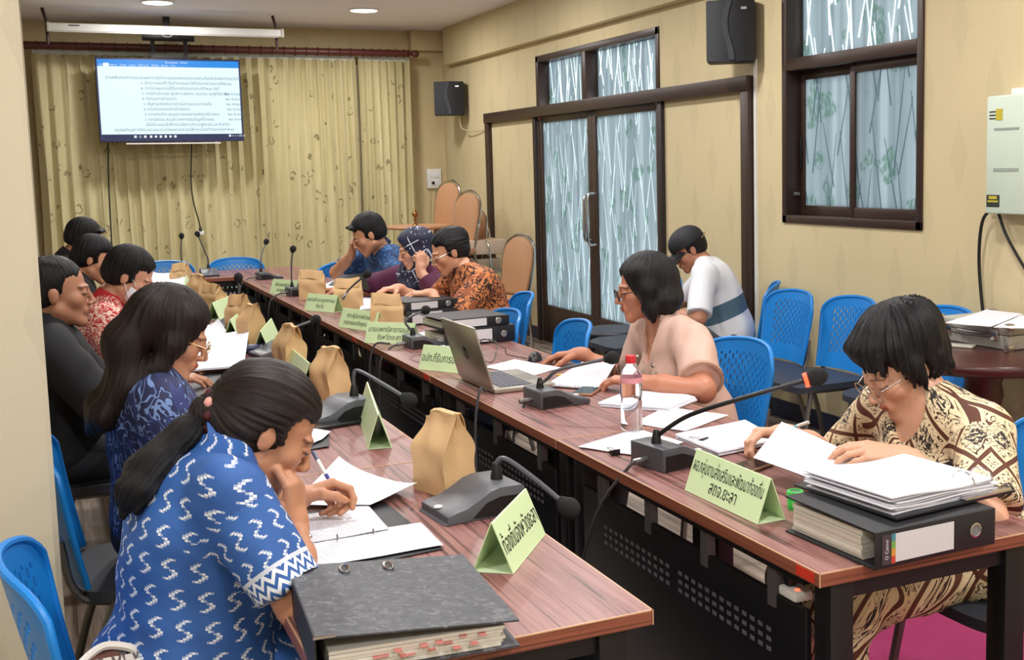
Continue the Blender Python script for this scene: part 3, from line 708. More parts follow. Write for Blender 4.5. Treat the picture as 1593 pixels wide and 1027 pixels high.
# round wooden pedestal table at right
M_MAHO = plain('dark_red_wood', (74, 34, 32), .28, var=.25, vscale=8)
RTZ = .74
rc = Vector((3.53, 3.72, 0))
rt = thing('pedestal_table', 'dark red round wooden table with turned leg holding the silver case', 'table', rc)
MB().lathe([(.40, RTZ-.05), (.425, RTZ-.035), (.43, RTZ-.015), (.42, RTZ)], n=44).build('table_top', M_MAHO, rt, smooth=True, angle=50)
MB().lathe([(.05, .06), (.09, .10), (.07, .16), (.055, .22), (.075, .30), (.085, .36), (.07, .43), (.082, .46), (.07, .49), (.085, .55), (.075, .60), (.09, .65)], n=26).build('turned_leg', M_MAHO, rt, smooth=True, angle=70)
for a in range(3):
    an = a*2.094+.5; MB().tube(bez([(0, 0, .12), (.15*math.cos(an), .15*math.sin(an), .09), (.3*math.cos(an), .3*math.sin(an), .02)], 8), [.035, .034, .033, .032, .031, .03, .028, .026, .025][:9], 8).build('foot', M_MAHO, rt, smooth=True)
MB().b2((.28, -.12, RTZ-.14), (.40, .04, RTZ-.05)).build('drop_bracket', M_MAHO, rt, bevel=.015)
# aluminium case
p0, p1 = onz(1465, 528, RTZ), onz(1567, 546, RTZ)
d = (p1-p0); ang = math.atan2(d.y, d.x); L = d.length*1.05
cs = thing('aluminium_case', 'silver aluminium briefcase with sheets of paper on its lid', 'case', ((p0.x+p1.x)/2, (p0.y+p1.y)/2, RTZ+.001), ang)
M_ALU = plain('brushed_aluminium', (196, 196, 188), .42, .35, var=.05, vscale=30)
W2, DP, HT = L/2, .31, .105
MB().b2((-W2, 0, 0), (W2, DP, .06)).build('lower_shell', M_ALU, cs, bevel=.006); MB().b2((-W2, 0, .062), (W2, DP, HT)).build('lid', M_ALU, cs, bevel=.006)
for x in (-W2, W2):
    for y in (0, DP):
        for z in (.0, HT): MB().box((x, y, z+(-.006 if z else .010)), (.034, .034, .03)).build('corner_guard', M_CHROME, cs, bevel=.006)
for x in (-W2*.72, W2*.62): MB().b2((x-.02, -.012, .03), (x+.02, 0, .085)).build('latch', M_CHROME, cs, bevel=.004)
MB().tube(bez([(-.11, -.004, .055), (-.09, -.03, .055), (0, -.036, .052), (.09, -.03, .055), (.11, -.004, .055)], 20), .009, 8).build('handle', plain('case_handle', (96, 92, 90), .4), cs, smooth=True)
def sheet(label, corners, z, m=None, name='paper_sheet', cat='paper', curl=0.0, group=None, th=.0015, stack=1):
    """sheet or pad through four world xy corners (order around)"""
    P = [Vector((c[0], c[1], 0)) for c in corners]; o = sum(P, Vector())/4
    t = thing(name, label, cat, (o.x, o.y, z), math.atan2((P[1]-P[0]).y, (P[1]-P[0]).x), group)
    Ri = rotz(-t.rotation_euler[2])
    Q = [Ri @ (p-o) for p in P]
    def fn(u, v):
        p = (Q[0]*(1-u)+Q[1]*u)*(1-v)+(Q[3]*(1-u)+Q[2]*u)*v
        return (p.x, p.y, th+curl*(abs(u-.5)*2)**3*(v)+.0006*math.sin(9*u+7*v))
    if stack == 1: MB().grid(fn, 12, 12).build('leaf', m or M_PAPER, t, smooth=True, solid=.0006)
    else:
        rr = random.Random(len(label))
        for k in range(stack):
            dx, dy = rr.uniform(-.006, .006), rr.uniform(-.006, .006)
            MB().grid(lambda u, v, k=k: tuple(Vector(fn(u, v))*1.0+Vector((dx, dy, k*.0025))), 8, 8).build('leaf', m or M_PAPER, t, smooth=True, solid=.002)
    return t
def pxsheet(label, pts, z=TZ, zz=None, **kw):
    return sheet(label, [onz(x, y, z).to_2d() for x, y in pts], (zz if zz is not None else z), **kw)
zc = RTZ+HT+.003
pxsheet('large white paper sheet lying on the silver case', [(1470, 503), (1541, 509), (1592, 489), (1535, 482)], zc)
pxsheet('second white paper at the right end of the silver case', [(1545, 510), (1600, 512), (1630, 494), (1588, 491)], zc)
cc = onz(1496, 540, RTZ)
t = thing('calculator', 'small cream calculator lying in front of the silver case', 'calculator', (cc.x, cc.y, RTZ+.001), ang+.5)
MB().b2((-.055, -.03, 0), (.055, .03, .012)).build('calculator_body', plain('cream_plastic', (222, 220, 204), .4), t, bevel=.004); MB().b2((-.048, .0, .012), (.045, .022, .0128)).build('display', plain('lcd_grey', (150, 156, 150), .3), t)
# wall box at right edge
b0, b1 = onx(1561, 150, XR), onx(1559, 331, XR)
t = thing('wall_control_box', 'pale green grey metal control box on the wall at the right edge', 'wall box', (XR, b0.y, b1.z))
hb = b0.z-b1.z; MB().b2((-.10, -.36, 0), (0, -.0, hb)).build('cabinet', plain('pale_green_metal', (200, 214, 198), .4, var=.03), t, bevel=.01)
M_YEL = plain('yellow_sticker', (190, 176, 50), .5); MB().b2((-.101, -.09, .03), (-.10, -.01, .085)).build('warning_label', M_INK, t); MB().b2((-.102, -.082, .052), (-.1008, -.018, .06)).build('label_stripe', M_YEL, t); MB().b2((-.102, -.075, .066), (-.1008, -.025, .08)).build('label_stripe', M_YEL, t)
MB().b2((-.102, -.10, hb-.11), (-.1, -.06, hb-.06)).build('crest_sticker', M_YEL, t)
for z in (hb-.075, hb-.09, hb-.105): MB().b2((-.1014, -.06, z), (-.1, -.02, z+.006)).build('crest_bar', M_INK, t)
MB().b2((-.102, -.2, .19), (-.1, -.05, .205)).build('vent_line', plain('vent_grey', (150, 160, 150), .5), t); MB().b2((-.102, -.2, hb-.155), (-.1, -.05, hb-.145)).build('vent_line', MATS['vent_grey'], t)  # thin strips, a little darker than the cabinet, drawn as vent lines
MB().b2((-.03, -.2, hb), (0, -.08, hb+.03)).build('mount_tab', M_WHITE, t)
MB().b2((-.04, -.02, .02), (0, .05, .19)).build('wall_socket', M_WHITE, t, bevel=.006)
z0 = b1.z; y0 = b0.y
tag(MB().tube(bez([(XR-.04, y0+.0, z0+.03), (XR-.05, y0+.07, z0-.05), (XR-.03, y0+.10, z0-.3), (XR-.03, y0+.02, z0-.62), (XR-.03, y0-.2, z0-.72), (XR-.02, y0-.5, z0-.75)], 40), .008, 8).build('power_cable', M_CABLEB, smooth=True), 'black cable looping down from the wall control box', 'cable')
tag(MB().tube(bez([(XR-.05, y0-.02, z0+.03), (XR-.05, y0-.10, z0-.12), (XR-.03, y0-.28, z0-.35), (XR-.02, y0-.45, z0-.5)], 30), .007, 8).build('power_cable', M_CABLEB, smooth=True), 'second black cable slanting right below the wall control box', 'cable')
# rug
tag(MB().b2((1.55, .6, 0.0), (3.3, 3.35, .008)).build('rug', plain('magenta_carpet', (150, 40, 92), .95, var=.12, vscale=60, bump=.3)), 'magenta carpet on the floor under the nearest right table', 'rug')
# ------------------------------------------------------------------ microphones
def mic(px, face, neck, label, ring=False, z=TZ, scale=1.0, cable=None, at=None, wneck=None):
    """px: pixel of the base footprint centre; face: direction the low front end points; neck: points (forward, side, up) from the neck socket"""
    c = Vector((at[0], at[1], z)) if at else onz(px[0], px[1], z)
    t = thing('desk_microphone', label, 'microphone', (c.x, c.y, z+.001), face-math.pi/2, 'gooseneck desk microphones')
    s = scale; w = .066*s; L0, L1 = -.085*s, .095*s
    prof = [(L0, 0), (L0, .050), (L0+.008, .056), (-.03, .057), (-.01, .052), (.015, .038), (.04, .026), (.06, .022), (.095, .016), (.095, .004), (.088, 0)]
    prof = [(a*s if abs(a) < .09 and a != L0 else a, b*s) for a, b in prof]
    MB().prism([(-w, a, b) for a, b in prof], (2*w, 0, 0)).build('base', M_DGREY, t, bevel=.004, seg=2)
    for sx in (-1, 1): MB().prism([(sx*(w+.0005), a*.97, b*.72+.002) for a, b in ((L0+.006, 0), (L0+.006, .05*s), (-.03*s, .052*s), (0, .04*s), (.03*s, .006))], (sx*.001, 0, 0)).build('side_panel', M_BLACK2, t)
    MB().lathe([(.009*s, 0), (.008*s, .0025)], (0, .072*s, .020*s), 14).build('talk_button', M_WHITE, t, smooth=True)
    MB().lathe([(.013*s, 0), (.012*s, .01*s), (.008*s, .028*s), (.006*s, .034*s)], (0, -.055*s, .055*s), 14).build('neck_socket', M_BLACK2, t, smooth=True)
    N = [Vector((0, -.055*s, .07*s))]+[Vector((0, -.055*s, .06*s))+Vector((p[1], p[0], p[2])) for p in neck]
    if wneck: N = [N[0]]+[rotz(-(face-math.pi/2)) @ (Vector(p)-Vector((c.x, c.y, z+.001))) for p in wneck]
    pts = bez(N, 28)
    MB().tube(pts, .0055*s, 8).build('gooseneck', M_BLACK2 if ring else M_DGREY, t, smooth=True)
    d = (pts[-1]-pts[-4]).normalized(); R = d.to_track_quat('Z', 'Y').to_matrix()
    r = .021*s; Lh = .055*s if ring else .046*s
    hd = [(r*.45, -.004)]+[(r*math.sin(math.acos(max(-1, min(1, 1-2*k/8))))*1.0, Lh*k/8) for k in range(1, 8)]+[(.002, Lh)]
    MB().lathe(hd, pts[-1], 18, R).build('foam_windscreen', M_FOAM, t, smooth=True)
    if ring: MB().lathe([(r*.78, 0), (r*.86, .010)], pts[-1]-d*.002, 18, R).build('light_ring', emis('red_ring', (255, 70, 40), 4.0), t, smooth=True)
    if cable:
        MB().tube(bez([(0, L0+.01, .022*s), (0, L0-.03, .020*s)]+[Vector((p[1], p[0], p[2])) for p in cable], 26), .0045, 7).build('lead', M_CABLE, t, smooth=True)
        MB().tube([(0, L0+.004, .022*s), (0, L0-.045, .020*s)], .008*s, 8).build('connector', M_GREY, t, smooth=True)
    return t
# right row: front points +x (towards the sitter)
droop = [(-.17, 0, .0), (-.22, 0.02, -.08), (-.235, 0.03, -.45)]
mic((1050, 720), .15, [], 'desk microphone with lit red ring beside the cream batik woman', True, scale=1.1, wneck=[onx(1036, 668, 1.43), onx(1075, 645, 1.475), onx(1150, 621, 1.56), onx(1252, 592, 1.70)], cable=[(-.15, .0, .012), (-.20, -.08, -.12), (-.19, -.22, -.4), (-.2, -.25, -.6)])
mic((865, 628), .05, [], 'desk microphone in front of the laptop woman and her phone', scale=1.05, wneck=[onx(851, 590, 1.44), onx(866, 577, 1.46), onx(900, 568, 1.52), onx(941, 559, 1.60)], cable=[(-.12, .0, .0), (-.16, .0, -.1), (-.17, .02, -.5)])
mic((661, 539), .05, [], 'desk microphone overlapping the two line name card of the third right table', wneck=[onx(631, 503, 1.42), onx(634, 496, 1.43), onx(644, 490, 1.46), onx(656, 485, 1.50)], cable=droop)
mic((545, 474), .1, [], 'desk microphone with tall slanted neck by the kraft bags in the middle', wneck=[onx(534, 465, 1.40), onx(540, 454, 1.42), onx(553, 441, 1.46), onx(567, 430, 1.50)], cable=droop)
mic((468, 459), .1, [(0, 0, .08), (.005, 0, .16), (.015, -.0, .22)], 'desk microphone with upright neck left of the third kraft bag', cable=droop)
mic((418, 434), .1, [(.0, 0, .07), (.02, -.03, .13), (.06, -.06, .2)], 'desk microphone at the inner corner by the back table', cable=droop)
# back table
mic((318, 425), -R90, [(.0, 0, .07), (.0, .03, .16), (0, .06, .25)], 'desk microphone with tilted neck in the middle of the back table', at=(1.13, 9.62))
mic((283, 425), -R90, [(.0, 0, .07), (0, 0, .14), (0, -.01, .24)], 'desk microphone at the left of the back table above a bag', at=(.93, 9.6))
# left row: front points -x
mic((730, 785), R180+.10, [], 'large grey desk microphone beside the nearest kraft bag', scale=1.18, at=(.85, 2.53), wneck=[(.914, 2.535, .852), (.932, 2.52, .866), (.98, 2.46, .825), (1.02, 2.405, .782)])
mic((533, 645), R180+.15, [], 'grey desk microphone behind the upright green name tent on the left', scale=1.18, at=(.80, 3.72), wneck=[(.865, 3.725, .885), (.88, 3.72, .90), (.95, 3.66, .855), (.995, 3.62, .822)])
mic((428, 553), R180+.2, [(.01, 0, .07)], 'grey desk microphone with neck crossing in front of the black panels', scale=1.1, wneck=[onx(441, 525, .90), onx(444, 516, .92), onx(462, 508, .98), onx(484, 500, 1.05)])
mic((358, 512), R180+.3, [(.0, 0, .07), (.0, 0, .12), (0, 0, .17)], 'grey desk microphone under the third name tent of the left row', scale=1.1)
# ------------------------------------------------------------------ kraft bags
def bag(pxb, w, dp, h, rz, label, at=None, seed=0, open_top=False):
    c = Vector((at[0], at[1], TZ)) if at else onz(pxb[0], pxb[1], TZ)
    t = thing('paper_bag', label, 'paper bag', (c.x, c.y, TZ), rz, 'brown kraft paper snack bags')
    r = random.Random(seed); K = [r.uniform(0, 6.28) for _ in range(6)]
    per = []
    n = 40
    for k in range(n):
        a = k/n*4; s_ = int(a); f = a-s_
        per.append([(-1+2*f, -1), (1, -1+2*f), (1-2*f, 1), (-1, 1-2*f)][s_])
    vs = []; rows = 18
    for j in range(rows+1):
        v = j/rows; z = h*v; pin = max(0, (v-.55)/.45); pin = pin*pin*(3-2*pin)
        for (a, b) in per:
            fold = .5+.5*abs(a)
            x = a*w/2*(1-.10*pin*(1-.4*abs(b))); y = b*dp/2*(1-.90*pin)
            gus = -.30*dp*.5*(1-abs(b))*(abs(a) > .99)*math.copysign(1, a)*min(1, v*1.6)*(1-pin*.2)
            x += gus
            cr = .0014*math.sin(9*x/w+K[0]+5*v)*math.sin(8*v+K[1]+3*b)+.0012*math.sin(7*v+K[2]+4*a)
            x += cr*min(1, v*3); y += (cr*1.6+.0015*math.sin(5*a+K[3]+6*v))*min(1, v*3)
            zz = z+.006*math.sin(5*a+K[4])*pin + (.012*a*r.choice([1])*math.sin(K[5]))*pin
            vs.append((x, y, zz))
    fs = [(j*n+k, j*n+(k+1) % n, (j+1)*n+(k+1) % n, (j+1)*n+k) for j in range(rows) for k in range(n)]
    fs.append(tuple(range(n-1, -1, -1)))
    MB().add(vs, fs).build('bag_body', M_KRAFT, t, smooth=True, angle=32)
    # folded flap at the top
    top = h; sgn = 1 if seed % 2 else -1
    prof = [(0, top-.022), (.004*sgn, top+.006), (.016*sgn, top+.010), (.026*sgn, top-.008), (.034*sgn, top-.045)]
    MB().grid(lambda u, v: ((u-.5)*w*(.88-.06*v), Vector((0, 0, 0)).y+prof[min(4, int(v*4))][0]+.003*math.sin(9*u+K[0]), prof[min(4, int(v*4))][1]+.010*(u-.5)*math.sin(K[5])+.003*math.sin(7*u+K[1])), 14, 4).build('folded_flap', M_KRAFT, t, smooth=True, solid=.0015, angle=60)
    return t
bag((692, 762), .135, .095, .19, -1.25, 'largest kraft paper bag beside the nearest left microphone', seed=1)
bag((514, 623), .125, .09, .18, -1.2, 'kraft paper bag behind the left microphone, next to a green tent', seed=3)
bag((452, 577), .125, .09, .18, -1.35, 'kraft paper bag with pinched top left of the folded green card', seed=5)
bag((392, 533), .125, .09, .175, -1.3, 'front kraft bag of the crumpled pair on the left row', seed=7)
bag((374, 515), .125, .09, .18, -1.0, 'rear kraft bag of the crumpled pair on the left row', seed=8)
bag((334, 487), .135, .09, .165, -1.0, 'kraft paper bag beyond the crumpled pair on the left row', seed=10)
bag((308, 468), .12, .08, .16, -1.0, 'kraft paper bag second from the back on the left row', seed=11)
bag((283, 448), .13, .08, .17, -.6, 'farthest kraft paper bag on the left row by the back table', seed=12)
bag((607, 514), .16, .09, .175, -.3, 'kraft paper bag behind the two line name card in the right row', at=onz(603, 513)[:2], seed=2)
bag((543, 482), .16, .09, .175, -.3, 'kraft paper bag touched by the sleeve of the headscarf woman', seed=4)
bag((487, 465), .16, .09, .175, -.3, 'kraft paper bag beside the upright microphone of the right row', seed=6)
# ------------------------------------------------------------------ name tents
def tent(L, h, loc, ang, label, lines=None, size=.03, base=.075, sq=.8):
    """local +x runs along the card, the printed face looks to -y"""
    t = thing('name_tent', label, 'name card', (loc[0], loc[1], TZ+.001), ang, 'green name tents on the tables')
    hb = base/2
    for s in (-1, 1):
        P = [(-L/2, s*hb, 0), (L/2, s*hb, 0), (L/2, s*.002, h), (-L/2, s*.002, h)]
        MB().prism(P, (0, -s*.002, 0)).build('front_card' if s < 0 else 'back_card', M_GREEN, t)
    MB().b2((-L/2, -hb, -.0004), (L/2, hb, .001)).build('clear_base', plain('clear_acrylic', (214, 232, 190), .15), t)
    if lines:
        mes = []; tilt = math.atan2(h, hb-.002)
        for k, s in enumerate(lines):
            me = text_mesh(s, size, 'CENTER', 0, sq)
            wd = max(v.co.x for v in me.vertices)-min(v.co.x for v in me.vertices)
            if wd > L*.94:
                for v in me.vertices: v.co.x *= L*.94/wd
            vv = h*(.5 if len(lines) == 1 else (.66 if k == 0 else .30))
            me.transform(Matrix.Translation((0, -hb+(hb-.002)*vv/h-.0012, vv)) @ Matrix.Rotation(tilt, 4, 'X')); mes.append(me)
        link('lettering', join_meshes('lettering', mes), M_INK, t)
    return t
def tent_px(a, b, h, label, lines=None, size=.03, base=.075, sq=.8):
    """a, b: pixels of the two lower corners of the printed face, left to right"""
    A, B = onz(*a), onz(*b); d = B-A; ang = math.atan2(d.y, d.x); L = d.length
    n = Vector((-d.y, d.x, 0)).normalized()
    m = (A+B)/2+n*base/2
    return tent(L, h, m, ang, label, lines, size, base, sq)
tent_px((1065, 763), (1178, 817), .098, 'green name tent lettered in two lines by the open binder at right', ['ผอ.กลุ่มงานส่งเสริมและพัฒนาท้องถิ่น', 'สถจ.ยะลา'], .044, sq=.72)
tent_px((651, 575), (727, 583), .095, 'green name tent half hidden behind the laptop lid', ['อปท.ที่รับการประเมิน'], .044)
tent_px((567, 534), (641, 537), .095, 'green name tent overlapped by a microphone base in the right row', ['นายแพทย์สาธารณสุข', 'จังหวัดยะลา'], .034)
tent_px((526, 509), (582, 517), .095, 'green name tent with two lines in front of a kraft bag, third from the back', ['สวท./ผู้ประกาศข่าวและ', 'รายการยะลา/วิทยุกระจาย'], .030)
tent_px((473, 483), (519, 487), .095, 'green name tent second from the back in the right row', ['หอการค้าและอุตสาหกรรม', 'จังหวัด'], .030)
tent_px((419, 457), (458, 461), .095, 'farthest green name tent of the right row', ['ผู้อำนวยการสำนักงาน', 'พระพุทธศาสนา'], .030)
tent_px((799, 894), (849, 832), .10, 'green name tent facing right on the nearest left table', ['ท้องถิ่นจังหวัดยะลา'], .052, base=.085)
tent_px((610, 697), (590, 640), .10, 'upright green name tent seen end on in the middle of the left row', None, base=.07)
lt = [((500, 604), (470, 577), 'green name tent wedged between two kraft bags'), ((420, 548), (436, 525), 'green name tent leaning by the blue device on the left row'), ((372, 528), (392, 508), 'green name tent standing before the crumpled bag pair'), ((342, 498), (372, 484), 'green name tent behind the white papers of the left row'), ((296, 470), (300, 448), 'farthest green name tent of the left row')]
for a, b, lb in lt: tent_px(a, b, .095, lb)
# ------------------------------------------------------------------ binders
def binder(loc, ang, label, W_=.285, L_=.318, T_=.075, fill=.6, m=None, label_side=True, tilt=0.0, brand=False, group='black lever arch binders', open_gap=0.0):
    """lying flat; spine along local x at y=0 (spine face looks to -y), body runs to +y"""
    m = m or M_BINDER
    t = thing('lever_arch_binder', label, 'binder', loc, ang, group)
    MB().b2((-L_/2, 0, 0), (L_/2, W_, .003)).build('lower_cover', m, t)
    g = open_gap
    MB().prism([(-L_/2, 0, T_-.003), (L_/2, 0, T_-.003), (L_/2, W_, T_-.003+g), (-L_/2, W_, T_-.003+g)], (0, 0, .003)).build('upper_cover', m, t)
    MB().b2((-L_/2, -.003, 0), (L_/2, .0, T_)).build('spine', m, t, bevel=.001)
    rr = random.Random(int(L_*1e4)+len(label)); pb = MB(); z = .004
    while z < T_*fill:
        h = rr.uniform(.006, .012); dx = rr.uniform(-.004, .004); pb.b2((-L_/2+.012+dx, .05, z), (L_/2-.012+dx, W_-.012+dx*2, z+h-.0008)); z += h
    pb.build('page_block', M_PAGES, t)
    if label_side:
        MB().b2((-L_/2+.03, -.0042, T_*.12), (L_/2-.115, -.0032, T_*.88)).build('spine_label', plain('label_grey', (214, 214, 218), .4, var=.03), t)
        MB().lathe([(.0145, 0), (.0155, .001), (.0125, .002), (.0120, .0005)], (L_/2-.055, -.0032, T_/2), 22, Matrix.Rotation(math.pi/2, 3, 'X'), caps=False).build('finger_ring', M_CHROME, t, smooth=True)
        MB().lathe([(.012, 0), (.0119, .0006)], (L_/2-.055, -.0031, T_/2), 20, Matrix.Rotation(math.pi/2, 3, 'X')).build('finger_hole', plain('hole_grey', (120, 122, 126), .5), t)
    if brand:
        MB().b2((-L_/2+.016, -.0046, T_*.10), (-L_/2+.05, -.0043, T_*.90)).build('label_header', plain('label_maroon', (70, 60, 66), .4), t)
        for k, c in enumerate(((200, 70, 50), (214, 150, 60), (120, 170, 80), (70, 140, 160))): MB().b2((-L_/2+.040, -.0049, T_*(.10+.2*k)), (-L_/2+.05, -.0046, T_*(.30+.2*k))).build('rainbow_stripe', plain('stripe%d' % k, c, .5), t)
        me = text_mesh('O Canno', .012, 'CENTER', 0, .9)
        me.transform(Matrix.Translation((-L_/2+.028, -.0051, T_*.5)) @ Matrix.Rotation(math.pi/2, 4, 'X') @ Matrix.Rotation(math.pi/2, 4, 'Z')); link('label_lettering', me, M_PAPER, t)
    return t
# nearest right binder: spine corner pixels
A, B = onz(1363, 889), onz(1547, 847); d = (B-A); ang = math.atan2(d.y, d.x)
nb = binder(((A.x+B.x)/2, (A.y+B.y)/2+.004, TZ+.001), ang, 'big black lever arch binder with printed spine label at the right table end', brand=True, fill=.72, open_gap=.004)
# open binder lying on it with its stack of pages and rings
c = (A+B)/2; n = Vector((-d.y, d.x, 0)).normalized()
ob = thing('open_binder', 'open black binder with white pages on top of the big binder', 'binder', (c.x+n.x*.20+.05, c.y+n.y*.20+.0, TZ+.081), ang+.06, None)
MB().b2((-.14, -.16, 0), (.21, .15, .004)).build('cover', M_BINDER, ob); 
for k in range(7): MB().grid(lambda u, v, k=k: (-.13+.01*math.sin(k*2)+u*.30+(.0), -.14+v*.26+.004*math.sin(k*3), .006+k*.0045+.010*(1-u)**2*(k/7)+.002*math.sin(8*u+k)), 10, 4).build('page_sheaf', M_PAPER, ob, smooth=True, solid=.003)
for x in (.10, .155): MB().tube([(x+.0, -.115+.03*math.cos(a), .030+.022*math.sin(a)) for a in np.linspace(0, math.pi, 14)], .0022, 6).build('ring', M_CHROME, ob, smooth=True)
MB().b2((.06, -.16, .004), (.20, -.135, .010)).build('lever_plate', M_CHROME, ob, bevel=.002)
# big sheet held up by the woman at right
def page_held(label, P00, P10, P11, P01, bulge, m=None):
    P = [Vector(p) for p in (P00, P10, P11, P01)]; o = sum(P, Vector())/4
    t = thing('held_page', label, 'paper', o)
    nrm = (P[1]-P[0]).cross(P[3]-P[0]).normalized()
    def fn(u, v):
        p = (P[0]*(1-u)+P[1]*u)*(1-v)+(P[3]*(1-u)+P[2]*u)*v-o
        return p+nrm*bulge*math.sin(math.pi*u)*(.5+.5*v)
    MB().grid(fn, 14, 10).build('leaf', m or M_PAPER, t, smooth=True, solid=.0008); return t
HX = 1.72
page_held('large white page being turned by the woman at right', onx(1172, 712, 1.56), onx(1330, 772, 1.60), onx(1402, 746, 1.74), onx(1216, 656, 1.70), .006)
# stacked binder pairs in the right row
def binder_pair(pa, pb_, l1, l2, t1=.075, t2=.045, fl=True):
    A, B = onz(*pa), onz(*pb_); d = B-A; ang = math.atan2(d.y, d.x); L = d.length; c = (A+B)/2
    binder((c.x, c.y, TZ+.001), ang, l1, L_=L, T_=t1); binder((c.x-.01, c.y+.012, TZ+.002+t1), ang+.02, l2, L_=L*.94, T_=t2)
binder_pair((692, 541), (801, 530), 'thick black binder at the bottom of the stack beside the laptop', 'thinner black binder on top of the stack beside the laptop')
binder_pair((633, 508), (720, 500), 'thick black binder at the bottom of the stack under the orange batik woman hands', 'thinner black binder on top under the orange batik woman hands')
# nearest left: marbled binder closed, lying on the table edge
c4 = [Vector((.359, 2.135, 0))]; ang = math.radians(-4); Wd = .330
fb = thing('lever_arch_binder', 'closed grey marbled lever arch binder with red page flags at the nearest table end', 'binder', (c4[0].x, c4[0].y, TZ+.001), ang, 'black lever arch binders')
# local: x along the far edge (away from spine), spine at x=0, y towards the camera negative
Lg = .362
MB().prism([(0, -Lg, 0), (Wd, -Lg, 0), (Wd, 0, 0), (0, 0, 0)], (0, 0, .003)).build('lower_cover', M_MARBLE, fb)
MB().prism([(0, -Lg, .068), (Wd, -Lg, .043), (Wd, 0, .043), (0, 0, .068)], (0, 0, .003)).build('upper_cover', M_MARBLE, fb)
MB().b2((-.003, -Lg, 0), (0, 0, .071)).build('spine', M_BINDER, fb)
MB().b2((-.0045, -Lg, .0), (-.0025, -Lg*.35, .003)).build('edge_strip', M_CHROME, fb); MB().b2((-.004, -Lg-.001, .068), (.03, -Lg+.002, .072)).build('corner_strip', M_CHROME, fb)
pbk = MB()
for k in range(6): pbk.prism([(.02, -Lg+.008+.002*(k % 2), .004+k*.0062), (Wd-.03+.004*(k % 3), -Lg+.008+.002*(k % 2), .004+k*.0055), (Wd-.03, -.01, .004+k*.0055), (.02, -.01, .004+k*.0062)], (0, 0, .0052))
pbk.build('page_block', M_PAGES, fb)
M_FLAG = plain('red_flag', (186, 112, 104), .6); rr = random.Random(4)
for k in range(13):
    x = .09+.014*k+rr.uniform(-.004, .004); l = rr.uniform(.006, .02); z = .012+rr.uniform(0, .022)
    MB().b2((x, -Lg-l+.008, z), (x+.012, -Lg+.012, z+.0008)).build('page_flag', M_FLAG, fb)
for x in (.095, .175):
    y = -.045; z = .0712-(x/Wd)*.025+.0032
    MB().tube([(x+.008*math.cos(a), y+.021*math.sin(a), z) for a in np.linspace(0, 2*math.pi, 17)], .0022, 6, False).build('ring_eyelet', M_CHROME, fb, smooth=True)
    MB().lathe([(.0075, 0), (.007, .0006)], (x, y, z-.0022), 12).build('eyelet_slot', M_INK, fb)
# open document in front of the writing woman
pxsheet('black open folder lying under the printed documents', [(448, 905), (690, 856), (598, 782), (470, 800)], zz=TZ+.001, m=M_BINDER, name='folder', cat='folder', th=.002)
pxsheet('printed document page nearest the marbled binder', [(462, 893), (690, 853), (655, 818), (450, 850)], zz=TZ+.006, m=M_PRINT, name='document')
pxsheet('printed document page under the writing hand', [(449, 858), (606, 830), (572, 792), (447, 812)], zz=TZ+.009, m=M_PRINT, name='document')
P = [onz(x, y, TZ+.004) for x, y in ((455, 792), (576, 792), (650, 768), (528, 726))]
sheet('blank white page curling up under the pen', [p.to_2d() for p in P], TZ+.012, curl=.018, name='paper_page')
for k, (x, y) in enumerate(((525, 838), (581, 829))):
    c = onz(x, y, TZ+.012)
    t = thing('binder_ring', ('left' if k == 0 else 'right')+' steel binder ring through the printed pages', 'ring', c)
    MB().tube([(.004*math.cos(a)*.5, .012*math.cos(a), .008*math.sin(a)) for a in np.linspace(0, math.pi, 12)], .0018, 6).build('wire', M_CHROME, t, smooth=True)
# second left place: black pad and white sheets, phone, pen
pxsheet('black clip folder on the second left table', [(455, 706), (512, 697), (512, 672), (452, 680)], zz=TZ+.001, m=M_BINDER, name='folder', cat='folder', th=.004)
pxsheet('white paper on the black clip folder at left', [(470, 702), (500, 690), (515, 677), (468, 668)], zz=TZ+.010, name='paper_sheet')
pxsheet('white page held in front of the navy batik woman', [(300, 590), (378, 583), (388, 527), (300, 535)], zz=TZ+.03, curl=.03, name='paper_page', stack=3)
pxsheet('open ring binder under the navy batik woman page', [(300, 640), (420, 615), (400, 574), (300, 590)], zz=TZ+.001, m=M_BINDER, name='folder', cat='folder', th=.012)
pxsheet('white paper lying before the red batik woman', [(308, 540), (358, 530), (340, 510), (300, 515)], zz=TZ+.02, curl=.03)
pxsheet('dark folder before the red batik woman', [(285, 515), (330, 505), (300, 480), (265, 485)], zz=TZ+.001, m=M_BINDER, name='folder', cat='folder', th=.01)
pxsheet('open white document held by the masked woman', [(232, 470), (290, 462), (285, 437), (230, 440)], zz=TZ+.06, curl=.04, stack=3)
c = onz(497, 665)
t = thing('tablet_device', 'black glossy tablet lying beside the left microphone', 'tablet', (c.x+.02, c.y, TZ+.001), .25)
MB().b2((-.12, -.05, 0), (.12, .05, .012)).build('tablet_body', M_BLACK2, t, bevel=.004); MB().b2((-.112, -.043, .012), (.112, .043, .0126)).build('glass', plain('black_glass', (18, 20, 24), .1), t)
c = onz(400, 549)
t = thing('glasses_case', 'dark blue glasses case lying in front of the left row name tent', 'case', (c.x, c.y, TZ+.001), .15)
MB().tube([(-.07, 0, .02), (-.06, 0, .02), (.06, 0, .02), (.07, 0, .02)], [.012, .02, .02, .012], 12).build('case_shell', plain('navy_shell', (32, 40, 78), .35), t, smooth=True); MB().tube([(.012, 0, .02), (.018, 0, .02)], .0207, 12).build('case_band', M_CHROME, t, smooth=True)
